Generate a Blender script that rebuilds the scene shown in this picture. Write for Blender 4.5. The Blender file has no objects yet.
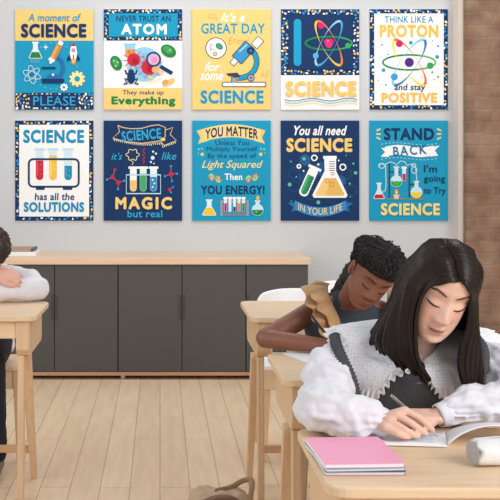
import bpy, bmesh, math, random
import numpy as np
from mathutils import Vector, Matrix, noise
from mathutils.bvhtree import BVHTree

# ------------------------------------------------------------------ camera, light, exposure
F, H, PX0, PY0 = 1064.0, 1.315, 160.0, 180.0
SC = bpy.context.scene
COL = SC.collection
cam = bpy.data.cameras.new('camera')
cam.sensor_width = 36.0
cam.lens = F / 500 * 36.0
cam.shift_x = (250 - PX0) / 500
cam.shift_y = -(250 - PY0) / 500
cam.clip_start = 0.05
camo = bpy.data.objects.new('camera', cam)
COL.objects.link(camo)
camo.location = (0, 0, H)
camo.rotation_euler = (math.pi / 2, 0, 0)
SC.camera = camo

world = bpy.data.worlds.new('daylight')
SC.world = world
world.use_nodes = True
bg = world.node_tree.nodes['Background']
bg.inputs['Color'].default_value = (0.97, 0.985, 1.0, 1)
bg.inputs['Strength'].default_value = 0.50


def area(name, loc, target, sx, sy, power, color):
    l = bpy.data.lights.new(name, 'AREA')
    l.shape = 'RECTANGLE'
    l.size, l.size_y, l.energy, l.color = sx, sy, power, color
    o = bpy.data.objects.new(name, l)
    COL.objects.link(o)
    o.location = loc
    o.rotation_euler = (Vector(target) - Vector(loc)).to_track_quat('-Z', 'Y').to_euler()
    return o


area('unseen_daylight', (2.9, -0.3, 2.65), (0.6, 3.1, 0.75), 2.6, 1.9, 134, (1.0, 0.985, 0.965))  # key area light added behind the camera to brighten the girl and collar
area('unseen_daylight', (-3.8, 2.6, 2.4), (0.4, 4.0, 0.7), 3.0, 2.0, 62, (0.97, 0.985, 1.0))
area('added_back_light', (0.6, 6.1, 3.3), (0.6, 6.5, 0.0), 3.6, 1.6, 46, (1.0, 0.99, 0.975))  # overhead area light added to brighten the back wall and cabinets
SC.view_settings.view_transform = 'Standard'
SC.view_settings.look = 'None'
SC.view_settings.gamma = 1
SC.view_settings.exposure = 0.0
SC.view_settings.use_curve_mapping = False


# ------------------------------------------------------------------ helpers
def s2l(c):
    return tuple(((v / 255) / 12.92 if v / 255 <= 0.04045 else ((v / 255 + 0.055) / 1.055) ** 2.4) for v in c)


def P(px, py, d):
    return Vector(((px - PX0) / F * d, d, H - (py - PY0) / F * d))


def PZ(px, py, z):
    d = F * (H - z) / (py - PY0)
    return P(px, py, d)


MATS = {}


def mat(name, rgb, rough=0.6, var=0.06, scale=8.0, stretch=(1, 1, 1), bump=0.0, bscale=60.0, spec=0.4, sheen=0.0, metal=0.0, attr=None, sss=0.0):
    """plain surface: colour broken up by stretched noise, optional fine bump"""
    if name in MATS:
        return MATS[name]
    m = bpy.data.materials.new(name)
    m.use_nodes = True
    nt = m.node_tree
    b = nt.nodes['Principled BSDF']
    b.inputs['Roughness'].default_value = rough
    b.inputs['Specular IOR Level'].default_value = spec
    b.inputs['Metallic'].default_value = metal
    if sheen:
        b.inputs['Sheen Weight'].default_value = sheen
    if sss:
        b.inputs['Subsurface Weight'].default_value = sss
        b.inputs['Subsurface Radius'].default_value = (0.012, 0.005, 0.003)
        b.inputs['Subsurface Scale'].default_value = 0.6
    lin = s2l(rgb)
    tc = nt.nodes.new('ShaderNodeTexCoord')
    mp = nt.nodes.new('ShaderNodeMapping')
    mp.inputs['Scale'].default_value = stretch
    nt.links.new(tc.outputs['Object'], mp.inputs['Vector'])
    nz = nt.nodes.new('ShaderNodeTexNoise')
    nz.inputs['Scale'].default_value = scale
    nz.inputs['Detail'].default_value = 4
    nt.links.new(mp.outputs['Vector'], nz.inputs['Vector'])
    mr = nt.nodes.new('ShaderNodeMapRange')
    mr.inputs['From Min'].default_value = 0.3
    mr.inputs['From Max'].default_value = 0.7
    mr.inputs['To Min'].default_value = 1 - var
    mr.inputs['To Max'].default_value = 1 + var
    nt.links.new(nz.outputs['Fac'], mr.inputs['Value'])
    vm = nt.nodes.new('ShaderNodeVectorMath')
    vm.operation = 'SCALE'
    if attr:
        at = nt.nodes.new('ShaderNodeAttribute')
        at.attribute_name = attr
        nt.links.new(at.outputs['Color'], vm.inputs[0])
    else:
        vm.inputs[0].default_value = lin
    nt.links.new(mr.outputs['Result'], vm.inputs['Scale'])
    nt.links.new(vm.outputs['Vector'], b.inputs['Base Color'])
    if bump:
        n2 = nt.nodes.new('ShaderNodeTexNoise')
        n2.inputs['Scale'].default_value = bscale
        n2.inputs['Detail'].default_value = 3
        nt.links.new(mp.outputs['Vector'], n2.inputs['Vector'])
        bp = nt.nodes.new('ShaderNodeBump')
        bp.inputs['Strength'].default_value = bump
        bp.inputs['Distance'].default_value = 0.004
        nt.links.new(n2.outputs['Fac'], bp.inputs['Height'])
        nt.links.new(bp.outputs['Normal'], b.inputs['Normal'])
    MATS[name] = m
    return m


class MB:
    """collects shapes into one mesh"""

    def __init__(self):
        self.v, self.f, self.m, self.cm = [], [], [], 0

    def add(self, verts, faces):
        o = len(self.v)
        self.v.extend([tuple(x) for x in verts])
        for q in faces:
            self.f.append([i + o for i in q])
            self.m.append(self.cm)

    def box(self, x0, x1, y0, y1, z0, z1, M=None):
        vs = [Vector((x, y, z)) for z in (z0, z1) for y in (y0, y1) for x in (x0, x1)]
        if M is not None:
            vs = [M @ p for p in vs]
        self.add(vs, [(0, 2, 3, 1), (4, 5, 7, 6), (0, 1, 5, 4), (1, 3, 7, 5), (3, 2, 6, 7), (2, 0, 4, 6)])

    def prism(self, pts, z0, z1, M=None):
        n = len(pts)
        vs = [Vector((x, y, z0)) for x, y in pts] + [Vector((x, y, z1)) for x, y in pts]
        if M is not None:
            vs = [M @ p for p in vs]
        fs = [tuple(range(n))[::-1], tuple(range(n, 2 * n))] + [(i, (i + 1) % n, n + (i + 1) % n, n + i) for i in range(n)]
        self.add(vs, fs)

    def bar(self, a, b, w, h, up=(0, 0, 1), w2=None, h2=None):
        a, b = Vector(a), Vector(b)
        d = (b - a).normalized()
        u = Vector(up)
        s = d.cross(u)
        if s.length < 1e-4:
            s = d.cross(Vector((1, 0, 0)))
        s.normalize()
        t = s.cross(d)
        w2, h2 = w2 or w, h2 or h
        vs = []
        for p, ww, hh in ((a, w, h), (b, w2, h2)):
            for i, j in ((-1, -1), (1, -1), (1, 1), (-1, 1)):
                vs.append(p + s * (ww / 2 * i) + t * (hh / 2 * j))
        self.add(vs, [(0, 1, 2, 3), (7, 6, 5, 4), (0, 4, 5, 1), (1, 5, 6, 2), (2, 6, 7, 3), (3, 7, 4, 0)])

    def loft(self, rings, closed=True, cap=True):
        n = len(rings[0])
        vs = [p for r in rings for p in r]
        fs = []
        for i in range(len(rings) - 1):
            for j in range(n if closed else n - 1):
                k = (j + 1) % n
                fs.append((i * n + j, i * n + k, (i + 1) * n + k, (i + 1) * n + j))
        if cap and closed:
            fs.append(tuple(range(n))[::-1])
            fs.append(tuple(range((len(rings) - 1) * n, len(rings) * n)))
        self.add(vs, fs)

    def tube(self, pts, rad, seg=12, flat=1.0, up=None, round_ends=True, cap=True):
        """tube through pts; flat squeezes it across 'up'"""
        pts = [Vector(p) for p in pts]
        if not hasattr(rad, '__len__'):
            rad = [rad] * len(pts)
        rad = list(rad)
        if round_ends:
            d0 = (pts[0] - pts[1]).normalized()
            d1 = (pts[-1] - pts[-2]).normalized()
            A = [(pts[0] + d0 * rad[0] * math.sin(t), rad[0] * math.cos(t)) for t in (1.45, 1.1, 0.65, 0.3)]
            B = [(pts[-1] + d1 * rad[-1] * math.sin(t), rad[-1] * math.cos(t)) for t in (0.3, 0.65, 1.1, 1.45)]
            pts = [a[0] for a in A] + pts + [b[0] for b in B]
            rad = [a[1] for a in A] + rad + [b[1] for b in B]
        rings = []
        t0 = (pts[1] - pts[0]).normalized()
        u = Vector(up) if up is not None else (Vector((0, 0, 1)) if abs(t0.z) < 0.9 else Vector((1, 0, 0)))
        for i, p in enumerate(pts):
            t = (pts[min(i + 1, len(pts) - 1)] - pts[max(i - 1, 0)])
            t = t.normalized() if t.length > 1e-9 else t0
            s = t.cross(u)
            if s.length < 1e-5:
                s = t.orthogonal()
            s.normalize()
            w = s.cross(t)
            if up is None:
                u = w
            r = rad[i]
            rings.append([p + s * (r * math.cos(2 * math.pi * k / seg)) + w * (r * flat * math.sin(2 * math.pi * k / seg)) for k in range(seg)])
        self.loft(rings, True, cap)

    def ell(self, c, r, M=None, nu=24, nv=14):
        rings = []
        for i in range(nv + 1):
            t = math.pi * (i + (0.02 if i == 0 else (-0.02 if i == nv else 0))) / nv
            rings.append([Vector((r[0] * math.sin(t) * math.cos(2 * math.pi * k / nu), r[1] * math.sin(t) * math.sin(2 * math.pi * k / nu), -r[2] * math.cos(t))) for k in range(nu)])
        if M is not None:
            rings = [[M @ p for p in q] for q in rings]
        rings = [[p + Vector(c) for p in q] for q in rings]
        self.loft(rings)

    def grid(self, rows):
        self.loft(rows, closed=False, cap=False)

    def build(self, name, mats, parent=None, smooth=False, bevel=0.0, solid=0.0, sub=0, tri=False):
        me = bpy.data.meshes.new(name)
        me.from_pydata(self.v, [], self.f)
        if not isinstance(mats, (list, tuple)):
            mats = [mats]
        for m in mats:
            me.materials.append(m)
        if len(mats) > 1:
            me.polygons.foreach_set('material_index', self.m)
        bm = bmesh.new()
        bm.from_mesh(me)
        bmesh.ops.recalc_face_normals(bm, faces=bm.faces)
        bm.to_mesh(me)
        bm.free()
        if smooth:
            me.polygons.foreach_set('use_smooth', [True] * len(me.polygons))
        o = bpy.data.objects.new(name, me)
        COL.objects.link(o)
        if parent is not None:
            o.parent = parent
            o.matrix_parent_inverse = Matrix.Identity(4)
        if solid:
            q = o.modifiers.new('solid', 'SOLIDIFY')
            q.thickness = solid
            q.offset = 0
        if bevel:
            q = o.modifiers.new('bevel', 'BEVEL')
            q.width = bevel
            q.segments = 2
            q.limit_method = 'ANGLE'
            q.angle_limit = 0.6
        if sub:
            q = o.modifiers.new('sub', 'SUBSURF')
            q.levels = q.render_levels = sub
        return o


def tag(o, label=None, cat=None, group=None, kind=None):
    for k, v in (('label', label), ('category', cat), ('group', group), ('kind', kind)):
        if v:
            o[k] = v
    return o


def empty(name, loc, label, cat, group=None, rz=0.0):
    o = bpy.data.objects.new(name, None)
    o.empty_display_size = 0.05
    COL.objects.link(o)
    o.location = loc
    o.rotation_euler = (0, 0, rz)
    return tag(o, label, cat, group)


def copy_tree(o, parent=None):
    c = o.copy()
    COL.objects.link(c)
    if parent is not None:
        c.parent = parent
    for ch in [x for x in bpy.data.objects if x.parent == o]:
        copy_tree(ch, c)
    return c


def spline(pts, n, closed=False):
    """Catmull-Rom resample of a list of Vectors"""
    pts = [Vector(p) for p in pts]
    m = len(pts)
    out = []
    segs = m if closed else m - 1
    for i in range(n):
        t = i / n * segs if closed else i / (n - 1) * segs
        k = min(int(t), segs - 1)
        u = t - k
        if closed:
            p0, p1, p2, p3 = pts[(k - 1) % m], pts[k % m], pts[(k + 1) % m], pts[(k + 2) % m]
        else:
            p1, p2 = pts[k], pts[k + 1]
            p0 = pts[k - 1] if k > 0 else p1 * 2 - p2
            p3 = pts[k + 2] if k + 2 < m else p2 * 2 - p1
        out.append(0.5 * ((2 * p1) + (p2 - p0) * u + (2 * p0 - 5 * p1 + 4 * p2 - p3) * u * u + (3 * p1 - p0 - 3 * p2 + p3) * u ** 3))
    return out


def lerp_list(xs, n):
    xs = np.array(xs, float)
    return list(np.interp(np.linspace(0, len(xs) - 1, n), np.arange(len(xs)), xs))


def rand(a, b):
    return random.uniform(a, b)


random.seed(7)
# ------------------------------------------------------------------ the room
WALL_D, CAB_D = 7.62, 7.0


def floor_material():
    m = bpy.data.materials.new('oak_plank_floor')
    m.use_nodes = True
    nt = m.node_tree
    b = nt.nodes['Principled BSDF']
    b.inputs['Roughness'].default_value = 0.45
    tc = nt.nodes.new('ShaderNodeTexCoord')
    mp = nt.nodes.new('ShaderNodeMapping')
    mp.inputs['Rotation'].default_value = (0, 0, math.pi / 2)
    nt.links.new(tc.outputs['Object'], mp.inputs['Vector'])
    br = nt.nodes.new('ShaderNodeTexBrick')
    br.inputs['Scale'].default_value = 1
    br.inputs['Brick Width'].default_value = 1.35
    br.inputs['Row Height'].default_value = 0.128
    br.inputs['Mortar Size'].default_value = 0.0028
    br.inputs['Mortar Smooth'].default_value = 0.6
    br.offset = 0.37
    br.inputs['Color1'].default_value = (*s2l((236, 210, 178)), 1)
    br.inputs['Color2'].default_value = (*s2l((230, 202, 169)), 1)
    br.inputs['Mortar'].default_value = (*s2l((186, 156, 124)), 1)
    nt.links.new(mp.outputs['Vector'], br.inputs['Vector'])
    m2 = nt.nodes.new('ShaderNodeMapping')
    m2.inputs['Scale'].default_value = (9, 0.9, 1)
    nt.links.new(tc.outputs['Object'], m2.inputs['Vector'])
    nz = nt.nodes.new('ShaderNodeTexNoise')
    nz.inputs['Scale'].default_value = 3
    nz.inputs['Detail'].default_value = 6
    nt.links.new(m2.outputs['Vector'], nz.inputs['Vector'])
    mr = nt.nodes.new('ShaderNodeMapRange')
    mr.inputs['From Min'].default_value = 0.3
    mr.inputs['From Max'].default_value = 0.7
    mr.inputs['To Min'].default_value = 0.92
    mr.inputs['To Max'].default_value = 1.06
    nt.links.new(nz.outputs['Fac'], mr.inputs['Value'])
    vm = nt.nodes.new('ShaderNodeVectorMath')
    vm.operation = 'SCALE'
    nt.links.new(br.outputs['Color'], vm.inputs[0])
    nt.links.new(mr.outputs['Result'], vm.inputs['Scale'])
    nt.links.new(vm.outputs['Vector'], b.inputs['Base Color'])
    return m


def brick_material():
    m = bpy.data.materials.new('old_brick')
    m.use_nodes = True
    nt = m.node_tree
    b = nt.nodes['Principled BSDF']
    b.inputs['Roughness'].default_value = 0.9
    tc = nt.nodes.new('ShaderNodeTexCoord')
    sp = nt.nodes.new('ShaderNodeSeparateXYZ')
    nt.links.new(tc.outputs['Object'], sp.inputs['Vector'])
    ad = nt.nodes.new('ShaderNodeMath')
    nt.links.new(sp.outputs['X'], ad.inputs[0])
    nt.links.new(sp.outputs['Y'], ad.inputs[1])
    cb = nt.nodes.new('ShaderNodeCombineXYZ')
    nt.links.new(ad.outputs['Value'], cb.inputs['X'])
    nt.links.new(sp.outputs['Z'], cb.inputs['Y'])
    # wobble the courses a little, the pier is old
    nw = nt.nodes.new('ShaderNodeTexNoise')
    nw.inputs['Scale'].default_value = 7
    nt.links.new(cb.outputs['Vector'], nw.inputs['Vector'])
    ws = nt.nodes.new('ShaderNodeVectorMath')
    ws.operation = 'SCALE'
    ws.inputs['Scale'].default_value = 0.05
    nt.links.new(nw.outputs['Color'], ws.inputs[0])
    wa = nt.nodes.new('ShaderNodeVectorMath')
    nt.links.new(cb.outputs['Vector'], wa.inputs[0])
    nt.links.new(ws.outputs['Vector'], wa.inputs[1])
    br = nt.nodes.new('ShaderNodeTexBrick')
    br.inputs['Scale'].default_value = 1
    br.inputs['Brick Width'].default_value = 0.23
    br.inputs['Row Height'].default_value = 0.083
    br.inputs['Mortar Size'].default_value = 0.012
    br.inputs['Mortar Smooth'].default_value = 1.0
    br.inputs['Bias'].default_value = -0.1
    br.inputs['Color1'].default_value = (*s2l((139, 101, 81)), 1)
    br.inputs['Color2'].default_value = (*s2l((117, 87, 72)), 1)
    br.inputs['Mortar'].default_value = (*s2l((131, 104, 86)), 1)
    nt.links.new(wa.outputs['Vector'], br.inputs['Vector'])
    nz = nt.nodes.new('ShaderNodeTexNoise')
    nz.inputs['Scale'].default_value = 6
    nz.inputs['Detail'].default_value = 6
    nt.links.new(cb.outputs['Vector'], nz.inputs['Vector'])
    cr = nt.nodes.new('ShaderNodeValToRGB')
    cr.color_ramp.elements[0].position = 0.38
    cr.color_ramp.elements[1].position = 0.72
    cr.color_ramp.elements[0].color = (0, 0, 0, 1)
    cr.color_ramp.elements[1].color = (1, 1, 1, 1)
    nt.links.new(nz.outputs['Fac'], cr.inputs['Fac'])
    mx = nt.nodes.new('ShaderNodeMix')
    mx.data_type = 'RGBA'
    nt.links.new(cr.outputs['Color'], mx.inputs['Factor'])
    nt.links.new(br.outputs['Color'], mx.inputs['A'])
    mx.inputs['B'].default_value = (*s2l((160, 134, 113)), 1)
    nt.links.new(mx.outputs['Result'], b.inputs['Base Color'])
    bp = nt.nodes.new('ShaderNodeBump')
    bp.inputs['Strength'].default_value = 0.3
    bp.inputs['Distance'].default_value = 0.01
    nt.links.new(br.outputs['Fac'], bp.inputs['Height'])
    bp.invert = True
    nt.links.new(bp.outputs['Normal'], b.inputs['Normal'])
    return m


plaster = mat('painted_plaster', (206, 209, 212), 0.85, 0.018, 1.6, bump=0.08, bscale=40)
b = MB(); b.box(-4.5, 5.5, -1.5, WALL_D + 0.2, -0.1, 0.0)
tag(b.build('floor', floor_material()), kind='structure')
b = MB(); b.box(-4.5, 5.5, WALL_D, WALL_D + 0.2, 0, 3.3)
tag(b.build('wall_back', plaster), kind='structure')
b = MB(); b.box(2.115, 3.6, WALL_D - 0.28, WALL_D, 0, 3.3)
tag(b.build('pillar_brick', brick_material()), kind='structure')
b = MB(); b.box(2.082, 2.1149, WALL_D - 0.2, WALL_D, 0, 3.3)
tag(b.build('trim_pillar', mat('pier_edge_plaster', (219, 210, 202), 0.85, 0.02)), kind='structure')
b = MB(); b.box(2.105, 3.6, WALL_D - 0.30, WALL_D - 0.28, 0, 0.1)
tag(b.build('baseboard_pillar', mat('black_paint', (35, 33, 33), 0.6)), kind='structure')

# ------------------------------------------------------------------ low cabinets along the back wall
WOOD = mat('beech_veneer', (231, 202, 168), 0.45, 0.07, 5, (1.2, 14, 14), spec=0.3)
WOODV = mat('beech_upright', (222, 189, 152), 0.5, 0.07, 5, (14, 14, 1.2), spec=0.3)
WOODD = mat('beech_brown_board', (205, 164, 124), 0.5, 0.07, 5, (1.2, 14, 14), spec=0.3)  # browner beech for the desk stretchers
COUNTER = mat('butcher_block', (230, 201, 172), 0.5, 0.07, 4, (1.0, 8, 8), spec=0.3)
DARKGREY = mat('anthracite_laminate', (84, 82, 80), 0.55, 0.02, 3, spec=0.3)
GAP = mat('dark_recess', (58, 56, 54), 0.7)
STEEL = mat('brushed_steel', (190, 190, 190), 0.35, 0.03, metal=0.9)


def cab_x(px):
    return (px - PX0) / F * CAB_D


def cabinet(x0, x1, doors, handles, label, ff=-0.24):
    t = empty('low_cabinet', ((x0 + x1) / 2, CAB_D + 0.29, 0), label, 'cabinet', 'low grey cabinets along the back wall')
    hw = (x1 - x0) / 2 - 0.001
    b = MB(); b.box(-hw, hw, -0.268, 0.31, 0.052, 0.7585)
    b.build('carcass', GAP, t)
    b = MB(); b.box(-hw, hw, -0.288, 0.31, 0.028, 0.0515)
    b.build('bottom_board', mat('bottom_board_wood', (190, 146, 118), 0.5, 0.06, 5, (1.2, 14, 14)), t)
    n = doors
    w = 2 * hw / n
    for i in range(n):
        a, c = -hw + i * w + 0.0022, -hw + (i + 1) * w - 0.0022
        b = MB(); b.box(a, c, -0.29, -0.269, 0.056, 0.755)
        d = b.build('door', DARKGREY, t, bevel=0.0015)
        hx = c if handles[i] == 'r' else a
        s = -1 if handles[i] == 'r' else 1
        b = MB(); b.box(min(hx, hx + s * 0.018), max(hx, hx + s * 0.018), -0.294, -0.2905, 0.40, 0.56)
        b.build('handle', mat('handle_strip', (66, 63, 61), 0.5), d)
    for sx in (-hw + 0.03, hw - 0.03):
        for sy in (ff if sx < 0 else -0.05, 0.26):
            b = MB(); b.tube([(sx, sy, 0.0), (sx, sy, 0.028)], 0.02, 12, round_ends=False)
            b.build('foot', STEEL, t)
    return t


cabinet(cab_x(-136), cab_x(-9), 2, 'rl', 'grey two-door low cabinet, third from the open end of the row', -.05)
cabinet(cab_x(-9), cab_x(118), 2, 'rl', 'grey two-door low cabinet behind the boy, under the stacked notebooks', -.05)
cabinet(cab_x(118), cab_x(246), 2, 'rl', 'grey two-door low cabinet next to the narrow one-door cabinet, steel foot showing')
cabinet(cab_x(246), cab_x(308.5), 1, 'l', 'narrow grey one-door low cabinet at the free end of the row', -.05)
b = MB(); b.box(cab_x(-150), cab_x(311), CAB_D - 0.012, WALL_D - 0.002, 0.759, 0.8015)
tag(b.build('worktop', COUNTER, bevel=0.003), 'long pale wood worktop lying over the grey low cabinets', 'worktop')

# books lying on the worktop beside the boy's head
b = MB(); x0, x1 = (-30 - PX0) / F * 7.25, (37 - PX0) / F * 7.25
b.box(x0, x1, 7.18, 7.46, 0.8015, 0.830)
o = b.build('paper_ream', mat('white_paper', (240, 240, 240), 0.7, 0.02), bevel=0.002)
tag(o, 'thick white paper block lying on the worktop under a brown book', 'paper')
t = empty('book', ((3 - PX0) / F * 7.25, 7.31, 0.8302), 'thin brown book lying on the white paper block', 'book')
for nm, z0, z1, mm, dx in (('cover', 0.0, 0.004, (150, 120, 108), 0), ('pages', 0.004, 0.017, (205, 180, 165), 0.006), ('cover', 0.017, 0.021, (176, 140, 122), 0)):
    b = MB(); b.box(-0.21, 0.20 - dx, -0.12 + dx, 0.12 - dx, z0, z1)
    b.build(nm, mat('book_' + str(mm[0]), mm, 0.6), t, bevel=0.001)
b = MB(); b.tube([(0.205, -0.11, 0.012), (0.205, 0.11, 0.012)], 0.0118, 10)
b.build('spine', mat('dark_spine', (92, 92, 92), 0.6), t, smooth=True)

# ------------------------------------------------------------------ desks and chairs


def rrect(x0, x1, y0, y1, r, n=6):
    out = []
    for cx, cy, a in ((x1 - r, y1 - r, 0), (x0 + r, y1 - r, 90), (x0 + r, y0 + r, 180), (x1 - r, y0 + r, 270)):
        for k in range(n + 1):
            t = math.radians(a + 90 * k / n)
            out.append((cx + r * math.cos(t), cy + r * math.sin(t)))
    return out


def make_desk(label, w=0.70, d=0.50):
    """origin on the floor at the near left corner of the top; top at 0.72"""
    t = empty('school_desk', (0, 0, 0), label, 'desk', 'wooden pupil desks')
    h = 0.72
    b = MB(); b.prism(rrect(0, w, 0, d, 0.045), h - 0.022, h)
    b.build('tabletop', WOOD, t, bevel=0.004)
    for y in (0.03, d - 0.055):
        b = MB(); b.box(0.085, w - 0.085, y, y + 0.022, h - 0.092, h - 0.0225)
        b.build('apron', WOOD, t, bevel=0.003)
    for sx in (0, 1):
        xa = 0.028 if sx == 0 else w - 0.086
        b = MB()
        prof = [(0.02, h - 0.0225), (0.02, h - 0.135), (0.045, h - 0.16), (d - 0.07, h - 0.16), (d - 0.045, h - 0.135), (d - 0.045, h - 0.0225)]
        M = Matrix(((0, 0, 1, 0), (1, 0, 0, 0), (0, 1, 0, 0), (0, 0, 0, 1)))
        b.prism(prof, xa, xa + 0.056, M)
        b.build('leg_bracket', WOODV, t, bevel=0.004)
        xc = xa + (0.018 if sx == 0 else 0.018)
        for y0, y1 in ((0.06, 0.035), (0.10, 0.33)):
            xo = xc + (0.0 if y0 < 0.08 else (-0.018 if sx == 0 else 0.018))
            b = MB(); b.bar((xo, y0, h - 0.1605), (xc if y0 < .08 else xo, y1, 0.0), 0.028 if y0 < .08 else 0.034, 0.042, up=(0, 1, 0), w2=0.026, h2=0.03)
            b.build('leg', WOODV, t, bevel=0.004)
    b = MB(); b.box(0.06, w - 0.06, 0.275, 0.297, 0.12, 0.15)
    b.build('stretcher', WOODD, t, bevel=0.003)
    return t


def make_chair(label):
    """wooden pupil chair facing -Y, origin on the floor under the seat centre"""
    t = empty('school_chair', (0, 0, 0), label, 'chair', 'wooden pupil chairs')
    b = MB(); b.prism(rrect(-0.19, 0.19, -0.18, 0.19, 0.04), 0.425, 0.443)
    b.build('seat', WOOD, t, bevel=0.004)
    b = MB(); b.box(-0.165, 0.165, -0.155, -0.135, 0.335, 0.4245)
    b.build('seat_rail', WOOD, t, bevel=0.003)
    for sx in (-1, 1):
        b = MB(); b.bar((sx * 0.165, -0.145, 0.4245), (sx * 0.185, -0.175, 0), 0.032, 0.032, up=(0, 1, 0), w2=0.024, h2=0.024)
        b.build('leg', WOODV, t, bevel=0.004)
        b = MB(); b.bar((sx * 0.17, 0.16, 0.4245), (sx * 0.185, 0.22, 0), 0.032, 0.032, up=(0, 1, 0), w2=0.024, h2=0.024)
        b.build('leg', WOODV, t, bevel=0.004)
        b = MB(); b.bar((sx * 0.155, 0.165, 0.4435), (sx * 0.15, 0.24, 0.76), 0.026, 0.022, up=(0, 1, 0))
        b.build('back_post', WOODV, t, bevel=0.003)
    rows = []
    for k in range(9):
        x = -0.19 + 0.38 * k / 8
        y = 0.20 + 0.02 * (x / 0.19) ** 2 * -1
        rows.append([Vector((x, y, 0.60)), Vector((x, y + 0.012, 0.66)), Vector((x, y + 0.026, 0.72))])
    b = MB(); b.grid(rows)
    b.build('backrest', WOOD, t, smooth=True, solid=0.012)
    return t


def make_white_chair(label):
    t = empty('shell_chair', (0, 0, 0), label, 'chair', 'white shell chairs behind the desks')
    white = mat('white_plastic', (246, 246, 248), 0.4, 0.01)
    rows = []
    for k in range(17):
        s = -1 + 2 * k / 16
        row = []
        for q in range(9):
            v = q / 8
            wdt = 0.21 * (1 - 0.18 * max(0, abs(v - 0.5) * 2) ** 4)
            x = s * wdt
            row.append(Vector((x, 0.215 + 0.05 * v - 0.05 * s * s, 0.53 + 0.235 * v - 0.02 * abs(s) ** 3 * v)))
        rows.append(row)
    b = MB(); b.grid(rows)
    b.build('backrest', white, t, smooth=True, solid=0.02, sub=1)
    b = MB(); b.prism(rrect(-0.21, 0.21, -0.2, 0.2, 0.05), 0.425, 0.447)
    b.build('seat', white, t, bevel=0.006)
    b = MB(); b.box(-0.205, 0.205, -0.19, -0.168, 0.335, 0.4245)
    b.build('seat_rail', mat('pale_birch', (234, 208, 176), 0.5, 0.05, 5, (1.2, 14, 14)), t, bevel=0.003)
    for sx in (-1, 1):
        for sy in (-1, 1):
            b = MB(); b.bar((sx * 0.18, sy * 0.15, 0.4245), (sx * 0.205, sy * 0.19, 0.0), 0.03, 0.03, up=(0, 1, 0), w2=0.024, h2=0.024)
            b.build('leg', WOODV, t, bevel=0.003)
        b = MB(); b.bar((sx * 0.14, 0.17, 0.447), (sx * 0.14, 0.232, 0.60), 0.026, 0.02, up=(0, 1, 0))
        b.build('back_support', WOODV, t, bevel=0.003)
    return t


D1 = (0.325, 2.055)
desk = make_desk('wooden desk at the front bearing the pink notebooks and white pencil case')
desk.location = (*D1, 0)
desk2 = copy_tree(desk); desk2.location = (0.366, 3.165, 0)
desk2['label'] = 'wooden desk at which the girl with the tan ruffled sleeve writes'
desk3 = copy_tree(desk); desk3.location = (0.366, 4.30, 0); desk3.scale = (1, 1.18, 0.76 / 0.72)
desk3['label'] = 'empty wooden desk in front of a white shell chair'
desk4 = copy_tree(desk); desk4.location = (-1.205, 4.34, 0); desk4.scale = (1, 1.06, 0.76 / 0.72)
desk4['label'] = 'wooden desk at which the boy in the white shirt rests'

ch = make_chair('wooden chair under the girl in the white blouse')
ch.location = (0.65, 2.89, 0)
c2 = copy_tree(ch); c2.location = (0.69, 4.0, 0); c2['label'] = 'wooden chair under the girl in the dark dress, before the empty desk'
c3 = copy_tree(ch); c3.location = (-0.84, 5.14, 0); c3['label'] = 'wooden chair under the boy in the white shirt'
wc = make_white_chair('white shell chair standing at the empty desk')
wc.location = (0.69, 5.16, 0)
w2 = copy_tree(wc); w2.location = (1.10, 6.25, 0); w2.scale = (.92, .92, .92); w2['label'] = 'white shell chair beyond the girl with the black pencil, beside the cabinet end'
# ------------------------------------------------------------------ posters
NAVY, TEAL, YEL, WHI = (19, 54, 100), (24, 154, 194), (243, 207, 126), (250, 250, 250)
GRN, RED, LBL, ORG, PNK = (32, 132, 68), (206, 40, 62), (150, 205, 232), (232, 150, 60), (222, 30, 110)
BLU, GRY, PUR, BRN, PTEA = (40, 110, 175), (150, 160, 170), (84, 40, 140), (206, 140, 66), (96, 190, 160)


def ink(c):
    return mat('ink_%d_%d_%d' % c, c, 0.65, 0.01, 3, spec=0.2)


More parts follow.
